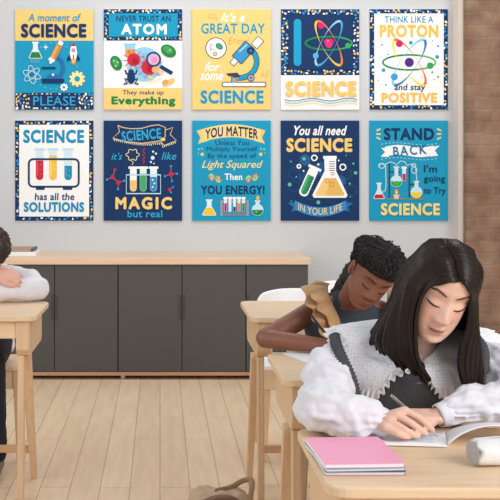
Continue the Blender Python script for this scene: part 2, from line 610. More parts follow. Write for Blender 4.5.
class Art:
    """flat print shapes in crop pixels, stacked a hair apart, on a board facing -Y"""

    def __init__(self, cx, cy, sx, sz):
        self.cx, self.cy, self.sx, self.sz, self.layer = cx, cy, sx, sz, 1
        self.groups = {}
        self.g = 'illustration_print'

    def grp(self, g):
        if g not in self.groups:
            self.groups[g] = (MB(), [])
        return self.groups[g]

    def put(self, g, c, pts, faces, step=1.0):
        g = g or self.g
        mb, mats = self.grp(g)
        if c not in mats:
            mats.append(c)
        mb.cm = mats.index(c)
        y = -0.00006 * self.layer
        self.layer += step
        mb.add([((x - self.cx) * self.sx, y, (self.cy - z) * self.sz) for x, z in pts], faces)

    def poly(self, c, pts, g=None):
        bm = bmesh.new()
        vs = [bm.verts.new((x, -z, 0)) for x, z in pts]
        f = bm.faces.new(vs)
        r = bmesh.ops.triangulate(bm, faces=[f])
        bm.verts.index_update()
        fs = [[v.index for v in q.verts] for q in bm.faces]
        bm.free()
        self.put(g, c, pts, fs)

    def rect(self, c, x0, y0, x1, y1, r=0, g=None, rot=0):
        pts = rrect(x0, x1, y0, y1, r, 5) if r else [(x1, y1), (x0, y1), (x0, y0), (x1, y0)]
        if rot:
            pts = self.rot(pts, (x0 + x1) / 2, (y0 + y1) / 2, rot)
        self.poly(c, pts, g)

    def rot(self, pts, cx, cy, a):
        a = math.radians(a)
        return [(cx + (x - cx) * math.cos(a) - (y - cy) * math.sin(a), cy + (x - cx) * math.sin(a) + (y - cy) * math.cos(a)) for x, y in pts]

    def ell(self, c, cx, cy, rx, ry=None, rot=0, g=None, n=24):
        ry = ry or rx
        pts = [(cx + rx * math.cos(2 * math.pi * k / n), cy + ry * math.sin(2 * math.pi * k / n)) for k in range(n)]
        self.put(g, c, self.rot(pts, cx, cy, rot), [tuple(range(n))])

    def line(self, c, pts, w, closed=False, g=None):
        n = len(pts)
        L, R = [], []
        for i in range(n):
            a = pts[(i - 1) % n] if (closed or i > 0) else pts[i]
            b = pts[(i + 1) % n] if (closed or i < n - 1) else pts[i]
            dx, dy = b[0] - a[0], b[1] - a[1]
            l = math.hypot(dx, dy) or 1
            ww = w(i / max(1, n - 1)) if callable(w) else w
            L.append((pts[i][0] - dy / l * ww / 2, pts[i][1] + dx / l * ww / 2))
            R.append((pts[i][0] + dy / l * ww / 2, pts[i][1] - dx / l * ww / 2))
        fs = [(i, (i + 1) % n, n + (i + 1) % n, n + i) for i in range(n if closed else n - 1)]
        self.put(g, c, L + R, fs)

    def ring(self, c, cx, cy, rx, ry=None, w=4, rot=0, a0=0, a1=360, g=None, n=40):
        ry = ry or rx
        full = a1 - a0 >= 360
        pts = []
        for k in range(n if full else n + 1):
            t = math.radians(a0 + (a1 - a0) * k / n)
            pts.append((cx + rx * math.cos(t), cy + ry * math.sin(t)))
        self.line(c, self.rot(pts, cx, cy, rot), w, full, g)

    def text(self, s, x0, y0, x1, y1, c, bold=0.0, shear=0.0, bend=0.0, sp=1.0, rot=0, g='lettering'):
        cu = bpy.data.curves.new('lettering', 'FONT')
        cu.body = s
        cu.offset = min(bold, 0)
        cu.shear = shear
        cu.space_character = sp + max(0, bold) * 2.2
        cu.resolution_u = 3
        to = bpy.data.objects.new('lettering', cu)
        COL.objects.link(to)
        bpy.context.view_layer.update()
        me = bpy.data.meshes.new_from_object(to.evaluated_get(bpy.context.evaluated_depsgraph_get()))
        pts = [(v.co.x, v.co.y) for v in me.vertices]
        fs = [tuple(p.vertices) for p in me.polygons]
        bpy.data.objects.remove(to)
        bpy.data.meshes.remove(me)
        bpy.data.curves.remove(cu)
        ax, bx = min(p[0] for p in pts), max(p[0] for p in pts)
        ay, by = min(p[1] for p in pts), max(p[1] for p in pts)
        e = max(0, bold) * (y1 - y0) / (by - ay)
        ex = max(0, bold) * (x1 - x0) / (bx - ax)
        x0, x1, y0, y1 = x0 + ex, x1 - ex, y0 + e, y1 - e
        q = []
        for x, y in pts:
            u, v = (x - ax) / (bx - ax), (y - ay) / (by - ay)
            q.append((x0 + u * (x1 - x0), y1 - v * (y1 - y0) + bend * (2 * u - 1) ** 2))
        if rot:
            q = self.rot(q, (x0 + x1) / 2, (y0 + y1) / 2, rot)
        self.nt = getattr(self, 'nt', 0) + 1
        gn = '%s#%d' % (g, self.nt)
        if e > 0:
            for k in range(8):
                dx, dy = ex * math.cos(k * math.pi / 4), e * math.sin(k * math.pi / 4)
                self.put(gn, c, [(x + dx, y + dy) for x, y in q], fs, .3)
        self.put(gn, c, q, fs)

    def terrazzo(self, x0, y0, x1, y1, inner=None, seed=1):
        """navy band with scattered chips; inner is the rectangle later covered"""
        rg = random.Random(seed)
        self.rect(NAVY, x0, y0, x1, y1, g='patterned_border')
        pts = []
        for _ in range(3000):
            x, y = rg.uniform(x0 + 4, x1 - 4), rg.uniform(y0 + 4, y1 - 4)
            if inner and inner[0] - 3 < x < inner[2] + 3 and inner[1] - 3 < y < inner[3] + 3:
                continue
            if any((x - p) ** 2 + (y - q) ** 2 < 150 for p, q in pts):
                continue
            pts.append((x, y))
            r1 = rg.uniform(4.6, 8.2)
            c = rg.choice([WHI, WHI, WHI, YEL, YEL, (52, 150, 215), (52, 150, 215)])
            if c != WHI or rg.random() < .8:
                self.ell(c, min(max(x, x0 + 7), x1 - 7), min(max(y, y0 + 6), y1 - 6), r1, r1 * rg.uniform(.5, .8), rg.uniform(0, 180), 'patterned_border', 10)
        self.layer += 2

    # little pictures -------------------------------------------------
    def tube(self, x, y0, y1, w, fill, fy, rim=LBL, glass=(214, 236, 245)):
        self.rect(glass, x - w / 2, y0, x + w / 2, y1, w / 2.1)
        self.rect(glass, x - w / 2, y0, x + w / 2, y0 + w)
        self.rect(rim, x - w * 0.72, y0 - 5, x + w * 0.72, y0 + 6, 3)
        self.rect(fill, x - w / 2 + 1, fy, x + w / 2 - 1, y1 - 1, w / 2.2)
        self.rect(fill, x - w / 2 + 1, fy, x + w / 2 - 1, fy + w * 0.6)

    def flask(self, cx, y0, y1, hw, nw, fill, fy, glass=(225, 240, 248)):
        ny = y0 + (y1 - y0) * 0.36
        self.poly(glass, [(cx - nw, y0), (cx + nw, y0), (cx + nw, ny), (cx + hw, y1 - 5), (cx + hw - 5, y1), (cx - hw + 5, y1), (cx - hw, y1 - 5), (cx - nw, ny)])
        k = (fy - ny) / (y1 - ny)
        w = nw + (hw - nw) * k - 2
        self.poly(fill, [(cx - w, fy), (cx + w, fy), (cx + hw - 4, y1 - 5), (cx + hw - 8, y1 - 3), (cx - hw + 8, y1 - 3), (cx - hw + 4, y1 - 5)])
        self.rect(glass, cx - nw - 4, y0 - 4, cx + nw + 4, y0 + 4, 2)

    def rflask(self, cx, cy, r, nw, y0, fill, glass=(200, 232, 245)):
        self.rect(glass, cx - nw, y0, cx + nw, cy)
        self.ell(glass, cx, cy, r)
        pts = [(cx + (r - 2) * math.cos(t), cy + (r - 2) * math.sin(t)) for t in [math.pi * k / 14 for k in range(15)]]
        self.poly(fill, pts)
        self.rect(glass, cx - nw - 4, y0 - 4, cx + nw + 4, y0 + 3, 2)

    def gear(self, c, cx, cy, r, hole, n=9):
        for k in range(n):
            a = 360 * k / n
            self.poly(c, self.rot([(cx - r * .16, cy - r), (cx + r * .16, cy - r), (cx + r * .2, cy), (cx - r * .2, cy)], cx, cy, a))
        self.ell(c, cx, cy, r * 0.8)
        self.ell(hole, cx, cy, r * 0.36)

    def orbit(self, cx, cy, rx, ry, rot, ca, cb, w):
        n = 48
        for h, c in ((0, ca), (1, cb)):
            pts = [(cx + rx * math.cos(2 * math.pi * (k / n)), cy + ry * math.sin(2 * math.pi * (k / n))) for k in range(h * n // 2, h * n // 2 + n // 2 + 1)]
            self.line(c, self.rot(pts, cx, cy, rot), lambda t: w * (0.55 + 0.45 * math.cos(2 * math.pi * t)) if True else w)

    def star(self, c, cx, cy, r):
        self.poly(c, [(cx, cy - r), (cx + r * .18, cy - r * .18), (cx + r, cy), (cx + r * .18, cy + r * .18), (cx, cy + r), (cx - r * .18, cy + r * .18), (cx - r, cy), (cx - r * .18, cy - r * .18)])


def ribbon(pts_top, h):
    return pts_top + [(x, y + h) for x, y in reversed(pts_top)]


def quad(x0, x1, y, bend, n=14):
    return [(x0 + (x1 - x0) * k / n, y + bend * (2 * k / n - 1) ** 2) for k in range(n + 1)]


def p_moment(a):
    a.g = 'yellow_panel_print'
    a.rect(YEL, 25, 20, 382, 163, g=None)
    a.terrazzo(25, 400, 382, 476, (100, 412, 308, 462), 3)
    a.rect(NAVY, 92, 408, 314, 466, g='patterned_border')
    a.text('A moment of', 85, 40, 325, 76, TEAL, 0.012, 0.15)
    a.text('SCIENCE', 52, 86, 350, 150, NAVY, 0.045)
    a.text('PLEASE', 108, 416, 300, 458, (60, 170, 215), 0.0)
    a.g = 'dotted_circle_print'
    for k in range(26):
        a.g = 'circle_dot_print#%d' % k
        t = 2 * math.pi * k / 26
        a.ell((130, 200, 225), 200 + 105 * math.cos(t), 278 + 105 * math.sin(t), 3, n=8)
    a.g = 'flask_print'
    a.flask(118, 172, 245, 31, 11, GRN, 215)
    for y in (250, 259):
        a.rect((130, 200, 225), 96, y, 140, y + 2.5)
    a.g = 'star_print'
    a.star(WHI, 165, 193, 14)
    a.g = 'rocket_print'
    a.poly(RED, [(280, 190), (291, 168), (303, 190)])
    a.poly(NAVY, [(276, 222), (261, 245), (264, 258), (281, 248)]); a.poly(NAVY, [(306, 222), (321, 245), (318, 258), (301, 248)])
    a.ell(ORG, 291, 258, 10, 15); a.ell((250, 215, 90), 291, 255, 5, 9)
    a.poly(WHI, [(280, 189), (303, 189), (308, 220), (303, 248), (280, 248), (274, 220)])
    a.ell(RED, 291, 207, 9); a.ell(LBL, 291, 207, 5.5); a.rect(RED, 288, 228, 294, 250)
    a.g = 'gear_print'
    a.gear((250, 232, 160), 308, 337, 36, TEAL, 10)
    a.gear(WHI, 248, 375, 18, TEAL, 8)
    a.g = 'atom_print'
    for r in (20, 80, 140):
        a.ring((190, 225, 240), 102, 318, 42, 15, 3.4, r)
    a.ell(BLU, 102, 318, 8)
    a.g = 'microscope_print'
    a.ring(BLU, 196, 285, 48, 52, 15, 0, -62, 88)
    a.rect(NAVY, 147, 336, 248, 357, 3); a.poly(BLU, [(165, 336), (180, 316), (225, 316), (240, 336)]); a.ell(WHI, 198, 318, 5)
    a.rect(NAVY, 145, 283, 210, 292, 3)
    a.rect(BRN, 198, 180, 226, 250, 3, rot=27); a.rect((226, 172, 100), 200, 184, 212, 246, 2, rot=27)
    a.rect(WHI, 222, 166, 244, 184, 3, rot=27); a.rect(WHI, 178, 244, 206, 258, 3, rot=27); a.rect(WHI, 182, 254, 194, 268, 2, rot=27)


def p_atom(a):
    a.terrazzo(25, 20, 382, 163, (48, 38, 362, 145), 5)
    a.rect(TEAL, 48, 39, 362, 145, g='patterned_border')
    a.text('NEVER TRUST AN', 82, 49, 330, 77, NAVY, 0.018)
    a.text('ATOM', 105, 86, 312, 136, WHI, 0.04, sp=1.15)
    a.g = 'yellow_panel_print'
    a.rect(YEL, 25, 378, 382, 476)
    a.text('They make up', 112, 388, 298, 414, NAVY, 0.018, 0.1)
    a.text('Everything', 60, 416, 352, 464, GRN, 0.05)
    a.g = 'germ_print'
    a.ell(LBL, 210, 270, 80, 78); a.ell((130, 195, 228), 225, 275, 60, 60)
    a.rect(LBL, 122, 180, 168, 236, 4); a.rect(ORG, 126, 202, 164, 232, 3); a.rect(LBL, 117, 176, 173, 183, 2)
    for cx, cy, r in ((162, 250, 30), (233, 283, 36)):
        for k in range(11):
            t = 2 * math.pi * k / 11 + .2
            a.line(RED, [(cx, cy), (cx + r * 1.75 * math.cos(t), cy + r * 1.6 * math.sin(t))], 3.2)
        a.ell(RED, cx, cy, r)
        a.ell((170, 24, 50), cx + 6, cy + 7, r * .5)
    a.g = 'cell_print'
    a.ell(GRN, 320, 210, 37, 27, 30); a.ell((70, 160, 90), 318, 205, 24, 15, 30); a.ell((150, 210, 150), 326, 206, 5)
    a.g = 'cell_print#b'
    a.ell(GRN, 82, 265, 25, 35, -25); a.ell((70, 160, 90), 80, 262, 14, 22, -25)
    for x, y in ((72, 255), (88, 262), (80, 278)):
        a.ell((225, 245, 225), x, y, 3.5, n=8)
    a.g = 'crumb_print'
    a.ell((240, 170, 130), 262, 295, 18, 16); a.ell(YEL, 240, 330, 12, 7, 30); a.ell((240, 200, 170), 285, 305, 10, 16, -20)
    a.g = 'magnifier_print'
    a.line(NAVY, [(283, 280), (337, 312)], 17)
    a.ell((205, 180, 225), 252, 248, 29); a.ell((230, 150, 175), 256, 252, 15); a.ring(NAVY, 252, 248, 30, 30, 8)
    a.g = 'frog_print'
    a.ell(NAVY, 150, 330, 18, 30); a.ell(NAVY, 150, 304, 13, 11)
    for s in (-1, 1):
        a.line(NAVY, [(150, 318), (150 + 22 * s, 312), (150 + 27 * s, 296)], 8)
        a.line(NAVY, [(150, 346), (150 + 30 * s, 336), (150 + 18 * s, 358), (150 + 34 * s, 360)], 9)
    a.g = 'pill_print'
    a.rect((240, 200, 120), 291, 341, 352, 363, 10, rot=-24); a.rect((222, 165, 95), 291, 341, 320, 363, 10, rot=-24)
    a.line((235, 210, 140), [(232, 355), (250, 345), (262, 352), (276, 338), (292, 330)], 4)


def p_great(a):
    K = (58, 62, 84)
    a.text('CO\u2082', 98, 42, 142, 68, BRN, -0.01, 0.2)
    a.text("It's a", 155, 36, 264, 76, WHI, 0.02, 0.35)
    a.text('GREAT DAY', 65, 84, 356, 132, TEAL, 0.025)
    a.text('E=mc\u00b2', 190, 148, 284, 180, BRN, -0.012, 0.2)
    a.text('H\u2082O', 338, 304, 374, 332, BRN, -0.01, 0.2, rot=-12)
    a.text('for', 82, 260, 152, 302, WHI, 0.02, 0.35)
    a.text('some', 60, 312, 166, 344, WHI, 0.02, 0.35)
    a.text('SCIENCE', 62, 388, 350, 450, TEAL, 0.04)
    a.g = 'petri_dish_print'
    a.ell(K, 133, 197, 49); a.ell(WHI, 133, 197, 45)
    a.ell(K, 148, 189, 18, 13, 35); a.ell((60, 160, 120), 148, 189, 15, 10, 35); a.ell(K, 128, 223, 10); a.ell((240, 200, 130), 128, 223, 7.5)
    for p in ([(102, 190), (112, 200), (104, 212)], [(106, 180), (116, 186)], [(112, 200), (122, 204)]):
        a.line(K, p, 3)
    a.g = 'microscope_print'
    a.rect(K, 159, 350, 362, 374, 9); a.rect((240, 240, 244), 163, 354, 358, 370, 7)
    a.ring(K, 240, 258, 78, 74, 26, 0, -40, 95); a.ring(TEAL, 240, 258, 78, 74, 19, 0, -40, 95)
    a.rect(K, 202, 328, 230, 352); a.rect(GRY, 205, 331, 227, 352); a.ell(K, 292, 332, 17); a.ell((170, 170, 185), 292, 332, 13); a.ell(K, 292, 332, 5)
    a.poly(K, [(178, 312), (230, 308), (242, 324), (240, 330), (190, 324)])
    a.rect(K, 303, 147, 341, 196, 4, rot=42); a.rect((236, 236, 240), 306, 150, 338, 193, 3, rot=42)
    a.rect(K, 202, 240, 230, 276, 4, rot=42); a.rect((236, 236, 240), 205, 243, 227, 273, 3, rot=42)
    a.rect(K, 228, 170, 288, 264, 6, rot=42); a.rect((60, 150, 205), 232, 174, 284, 260, 5, rot=42); a.rect(NAVY, 232, 240, 284, 250, rot=42) if False else None
    a.line((150, 205, 232), [(238, 214), (275, 180)], 8)
    a.ell(NAVY, 290, 209, 17); a.ell((70, 100, 160), 290, 209, 8)


def p_ilove(a):
    a.terrazzo(25, 20, 382, 320, (60, 45, 352, 295), 7)
    a.rect(NAVY, 58, 45, 353, 295, g='patterned_border')
    a.rect((28, 160, 205), 83, 65, 117, 278, 16, g='lettering')
    a.g = 'atom_print'
    a.ring(GRN, 242, 175, 106, 30, 8)
    a.ring((70, 175, 110), 242, 175, 106, 30, 4, 0, -60, 60)
    a.orbit(242, 175, 112, 33, 62, (245, 200, 60), (240, 130, 50), 11)
    a.orbit(242, 175, 112, 33, -62, (80, 160, 220), (150, 210, 240), 11)
    for x, y, r, c in ((234, 168, 13, PNK), (252, 168, 13, PNK), (243, 180, 16, (235, 50, 120)), (238, 164, 5, (245, 130, 175)), (207, 95, 14, PNK), (330, 186, 13, (60, 170, 90)), (183, 232, 13, (90, 175, 230))):
        a.ell(c, x, y, r)
    a.text('SCIENCE', 45, 346, 368, 418, (240, 200, 112), 0.05)
    a.g = 'wave_print'
    for y, c in ((431, NAVY), (442, (60, 180, 200)), (453, YEL)):
        a.line(c, [(40 + 332 * k / 40, y + 6 * math.sin(k / 40 * 4.0 * math.pi)) for k in range(41)], 3)


def p_proton(a):
    a.terrazzo(25, 20, 382, 476, (47, 40, 362, 455), 9)
    a.g = 'white_panel_print'
    a.rect(WHI, 46, 40, 362, 456)
    a.text('THINK LIKE A', 93, 52, 315, 82, (30, 140, 190), 0.018)
    a.text('PROTON', 70, 90, 338, 150, (247, 196, 96), 0.05)
    a.g = 'atom_print'
    a.ring(GRN, 205, 262, 120, 34, 8); a.ring((120, 190, 110), 205, 262, 120, 34, 5, 0, -70, 70)
    a.orbit(205, 262, 122, 36, 56, (240, 230, 70), (236, 120, 50), 13)
    a.orbit(205, 262, 122, 36, -56, (40, 120, 190), (140, 205, 240), 13)
    a.ell(PUR, 205, 262, 21); a.ell(PNK, 160, 177, 16); a.ell((60, 160, 90), 300, 277, 15); a.ell((60, 160, 215), 137, 328, 16)
    a.g = 'dot_print'
    for x, y, r, c in ((212, 173, 9, 0), (88, 297, 9, 0), (332, 237, 9, 0), (82, 182, 4, 1), (108, 226, 4, 0), (310, 307, 5, 0), (336, 188, 5, 0), (336, 328, 5, 0), (64, 343, 3, 1), (98, 364, 4, 0), (318, 340, 3, 1), (310, 165, 3, 0), (262, 330, 3, 0)):
        a.ell((50, 160, 190) if c == 0 else (60, 150, 90), x, y, r, n=12)
    a.text('and stay', 137, 360, 278, 397, NAVY, 0.018, 0.1)
    a.text('POSITIVE', 78, 399, 332, 446, (247, 196, 96), 0.045)


def p_solutions(a):
    a.terrazzo(25, 27, 382, 481, (45, 45, 362, 462), 11)
    a.g = 'white_panel_print'
    a.rect(WHI, 44, 46, 362, 462)
    a.text('SCIENCE', 62, 68, 340, 130, (24, 146, 190), 0.045)
    a.g = 'tube_print'
    for x, c, fy in ((137, RED, 208), (198, (245, 195, 80), 186), (267, (30, 140, 180), 232)):
        a.tube(x, 157, 298, 36, c, fy, (200, 228, 238))
        a.rect(tuple(min(255, v + 40) for v in c), x - 12, fy + 8, x - 7, 280, 2)
        for dx, dy in ((6, 20), (2, 42), (7, 62)):
            a.ell(tuple(min(255, v + 45) for v in c), x + dx, fy + dy if fy + dy < 285 else 280, 3.5, n=8)
    a.g = 'tube_rack_print'
    r = rrect(88, 315, 202, 327, 20, 6)
    a.line(NAVY, r, 9, True)
    a.rect(NAVY, 120, 328, 160, 341, 3); a.rect(NAVY, 243, 328, 286, 341, 3)
    a.text('has all the', 115, 355, 295, 388, NAVY, 0.018, 0.08)
    a.text('SOLUTIONS', 65, 396, 340, 442, (24, 146, 190), 0.045)


def p_magic(a):
    a.g = 'banner_print'
    t = [(90, 48), (110, 58), (150, 64), (200, 62), (240, 50), (275, 46)]
    a.line(YEL, t + [(305, 58), (305, 100), (285, 118), (280, 104)], 3.5)
    a.line(YEL, t[:1] + [(97, 78), (66, 106), (120, 122), (200, 130), (285, 118)], 3.5)
    for k in range(24):
        x = 70 + 215 * k / 23
        y = 108 + 21 * math.sin(min(1, k / 16) * math.pi / 2) - (4 if k > 18 else 0)
        a.line((238, 222, 180), [(x, y), (x + 5, y + 11)], 3.5)
    a.line(YEL, [(305, 70), (340, 58), (328, 90), (356, 118), (300, 140), (284, 122)], 3.5)
    for k in range(8):
        a.line((238, 222, 180), [(292 + k * 8, 140 - k * 2.6), (296 + k * 8, 149 - k * 2.6)], 3.5)
    a.ell(YEL, 296, 112, 10, 8)
    a.text('SCIENCE', 106, 68, 286, 116, (52, 165, 212), 0.03, rot=-5)
    a.text("it's", 60, 172, 110, 205, (52, 165, 212), 0.01, 0.3)
    a.text('like', 288, 170, 356, 205, (52, 165, 212), 0.01, 0.3)
    a.g = 'cloud_print'
    pts = [(157 + (26 + 5 * math.cos(6 * u)) * math.cos(u), 182 + (24 + 4 * math.cos(6 * u)) * math.sin(u)) for u in [2 * math.pi * k / 48 for k in range(48)]]
    a.line((245, 225, 170), pts, 3.2, True); a.line((245, 225, 170), [(150, 208), (160, 216), (154, 228)], 3.2)
    a.g = 'vapour_print'
    a.line(RED, [(207 + 5 * math.sin(k * 1.1), 152 + 3.3 * k) for k in range(22)], 3.5)
    a.g = 'bubble_print'
    for x, y, r in ((248, 196, 9), (263, 177, 5), (240, 215, 5), (254, 222, 3.5), (250, 168, 5)):
        a.ell((215, 240, 250), x, y, r, n=12)
    a.g = 'tube_print'
    a.tube(160, 240, 348, 31, (245, 200, 110), 298, WHI, (245, 247, 248)); a.tube(205, 240, 348, 31, (70, 170, 110), 268, WHI, (220, 245, 235)); a.tube(252, 240, 348, 31, (40, 145, 200), 282, WHI, (225, 243, 250))
    for x, y in ((248, 296), (256, 312), (248, 328)):
        a.ell(WHI, x, y, 4, n=8)
    a.line((190, 226, 242), [(128, 273), (284, 273), (284, 358), (128, 358)], 6, True)
    a.g = 'molecule_print'
    for bonds, atoms in (([((65, 283), (92, 308)), ((65, 283), (76, 250)), ((65, 283), (40, 295)), ((92, 308), (90, 336)), ((92, 308), (118, 300))], [(65, 283, 10, 1), (92, 308, 10, 1), (76, 250, 7, 1), (40, 295, 6, 0), (90, 338, 6, 0), (118, 300, 6, 0)]),
                         ([((331, 270), (331, 235)), ((331, 270), (305, 278)), ((331, 270), (358, 268)), ((331, 270), (336, 300))], [(331, 270, 11, 1), (331, 234, 6, 0), (304, 279, 6, 0), (359, 268, 6, 0), (336, 301, 6, 0)]),
                         ([((325, 340), (340, 328)), ((325, 340), (330, 352))], [(325, 340, 8, 1), (341, 328, 5, 0), (331, 353, 5, 0)])):
        for p in bonds:
            a.line((170, 120, 150), list(p), 3)
        for x, y, r, c in atoms:
            a.ell(RED if c else (60, 140, 210), x, y, r, n=14)
    a.text('MAGIC', 78, 373, 336, 430, (246, 208, 128), 0.045, sp=1.2)
    a.text('but real', 133, 433, 292, 466, (52, 165, 212), 0.015)


def p_matter(a):
    a.g = 'banner_print'
    a.poly((240, 205, 120), [(45, 72), (85, 62), (85, 100), (98, 118), (52, 132), (62, 104)])
    a.poly((240, 205, 120), [(358, 72), (325, 62), (325, 100), (306, 118), (356, 132), (342, 104)])
    a.poly((247, 216, 140), ribbon(quad(72, 334, 44, 22), 58))
    a.text('YOU MATTER', 84, 52, 324, 98, NAVY, 0.03, bend=15)
    D = (24, 72, 118)
    a.text('Unless You', 130, 115, 284, 139, D, 0.012)
    a.text('Multiply Yourself', 90, 145, 321, 172, D, 0.012)
    a.text('By the speed of', 95, 176, 315, 203, D, 0.012)
    a.text('Light Squared', 68, 208, 346, 252, (245, 222, 140), 0.01, 0.35)
    a.text('Then', 172, 267, 252, 297, WHI, 0.02)
    a.text('YOU ENERGY!', 65, 321, 354, 362, NAVY, 0.035)
    a.g = 'sparkle_print'
    for sx in (-1, 1):
        c = 203.5
        a.g = 'sparkle_print'
        for x, y, r, col in ((153, 180, 8, YEL), (171, 157, 4, (150, 230, 170)), (154, 155, 4, (150, 230, 170)), (174, 175, 3, (150, 230, 170))):
            a.ell(col, c + sx * x * .87, y, r, n=12)
        a.g = 'helix_print'
        bx, by = (128, 288) if sx < 0 else (296, 288)
        for ph, col in ((0, (200, 60, 70)), (math.pi, (150, 220, 150))):
            a.line(col, [(bx - 30 + 60 * k / 20, by + sx * -8 * (k / 10 - 1) + 15 * math.sin(ph + k / 20 * 2 * math.pi)) for k in range(21)], 4)
        for k in (3, 5, 7, 13, 15, 17):
            yy = by + sx * -8 * (k / 10 - 1)
            h = 15 * math.sin(k / 20 * 2 * math.pi)
            a.line((240, 220, 140), [(bx - 30 + 3 * k, yy - h), (bx - 30 + 3 * k, yy + h)], 3)
    a.g = 'flask_print'
    a.flask(102, 388, 458, 33, 11, (245, 200, 50), 422, (215, 240, 248))
    a.g = 'tube_rack_print'
    a.rect(GRY, 152, 388, 282, 400, 2); a.rect((120, 134, 148), 152, 446, 282, 459, 2); a.rect(GRY, 152, 388, 163, 459); a.rect(GRY, 271, 388, 282, 459)
    for k, c in enumerate(((190, 40, 130), (230, 240, 245), (90, 40, 140), (236, 140, 60), (40, 150, 80))):
        a.tube(176 + 20.5 * k, 378, 442, 13, c, 402 + (16 if k == 2 else 0), WHI, (225, 240, 248))
    a.g = 'burner_flask_print'
    a.rflask(322, 432, 27, 9, 392, GRN); a.ell((150, 220, 160), 316, 440, 4, n=8)
    a.ell((250, 210, 80), 323, 380, 7, 12); a.ell(ORG, 323, 384, 4, 7)


def p_need(a):
    a.text('You all need', 85, 50, 326, 94, WHI, 0.025, 0.3)
    a.text('SCIENCE', 50, 106, 350, 170, (246, 206, 120), 0.045)
    H_ = (36, 92, 150)

    def hexa(cx, cy, r):
        return [(cx + r * math.cos(math.radians(60 * k + 30)), cy + r * math.sin(math.radians(60 * k + 30))) for k in range(6)]
    a.g = 'hexagon_print'
    a.poly(H_, hexa(135, 205, 28))
    a.g = 'hexagon_print#b'
    a.poly(H_, hexa(298, 300, 26)); a.g = 'hexagon_print#c'; a.poly((26, 72, 122), hexa(130, 285, 28)); a.poly((30, 82, 138), hexa(205, 245, 34))
    for c in ((85, 265), (325, 270), (345, 345), (85, 325), (160, 360)):
        a.line(H_, hexa(*c, 26), 2.4, True)
    a.g = 'dot_print'
    for x, y, r in ((177, 196, 12), (107, 234, 8), (307, 238, 13)):
        a.ring(WHI, x, y, r, r, 6)
    for x, y, r, c in ((130, 200, 8, PTEA), (70, 213, 4, PTEA), (65, 317, 9, PTEA), (195, 398, 9, PTEA), (365, 264, 8, PTEA), (355, 222, 5, PTEA), (95, 283, 4, PTEA), (338, 313, 5, PTEA), (195, 226, 5, WHI), (128, 255, 4, WHI), (288, 208, 4, WHI), (322, 185, 3, PTEA), (72, 392, 3, PTEA), (340, 372, 3, PTEA)):
        a.ell(c, x, y, r, n=12)
    # tilted tube
    a.g = 'tube_print'
    R = lambda pts: a.rot(pts, 152, 305, 24)
    a.poly(WHI, R(rrect(128, 172, 235, 375, 20, 6))); a.rect(WHI, 0, 0, 1, 1) if False else None
    a.poly(WHI, R([(120, 230), (182, 230), (182, 243), (120, 243)]))
    a.poly((70, 178, 120), R([(134, 275), (166, 275), (166, 352), (160, 364), (150, 368), (140, 364), (134, 352)]))
    a.poly((38, 140, 96), R([(146, 275), (166, 275), (166, 352), (160, 364), (150, 368), (146, 360)]))
    for k in range(5):
        a.poly(NAVY, R([(158, 285 + 13 * k), (168, 285 + 13 * k), (168, 288 + 13 * k), (158, 288 + 13 * k)]))
    a.g = 'flask_print'
    a.poly(WHI, [(222, 195), (276, 195), (276, 255), (328, 364), (322, 377), (174, 377), (168, 364), (224, 255)])
    a.rect(WHI, 217, 187, 279, 201, 4)
    a.poly((242, 205, 130), [(222, 288), (276, 288), (314, 360), (308, 368), (188, 368), (182, 360)])
    a.poly((232, 186, 104), [(250, 288), (276, 288), (314, 360), (308, 368), (230, 368)])
    for k in range(5):
        a.rect(NAVY, 244, 212 + 10 * k, 270, 215 + 10 * k)
    for x, y, r in ((236, 300, 9), (256, 316, 10), (260, 268, 7)):
        a.ring((205, 140, 60), x, y, r, r, 3)
    a.g = 'banner_print'
    a.poly((36, 110, 170), [(55, 400), (110, 395), (110, 432), (72, 440), (80, 420)]); a.poly((36, 110, 170), [(355, 400), (300, 395), (300, 432), (338, 440), (330, 420)])
    a.poly((56, 136, 196), ribbon(quad(88, 322, 420, -32), 42))
    a.text('IN YOUR LIFE', 104, 424, 304, 455, (246, 218, 140), 0.0, bend=-24)


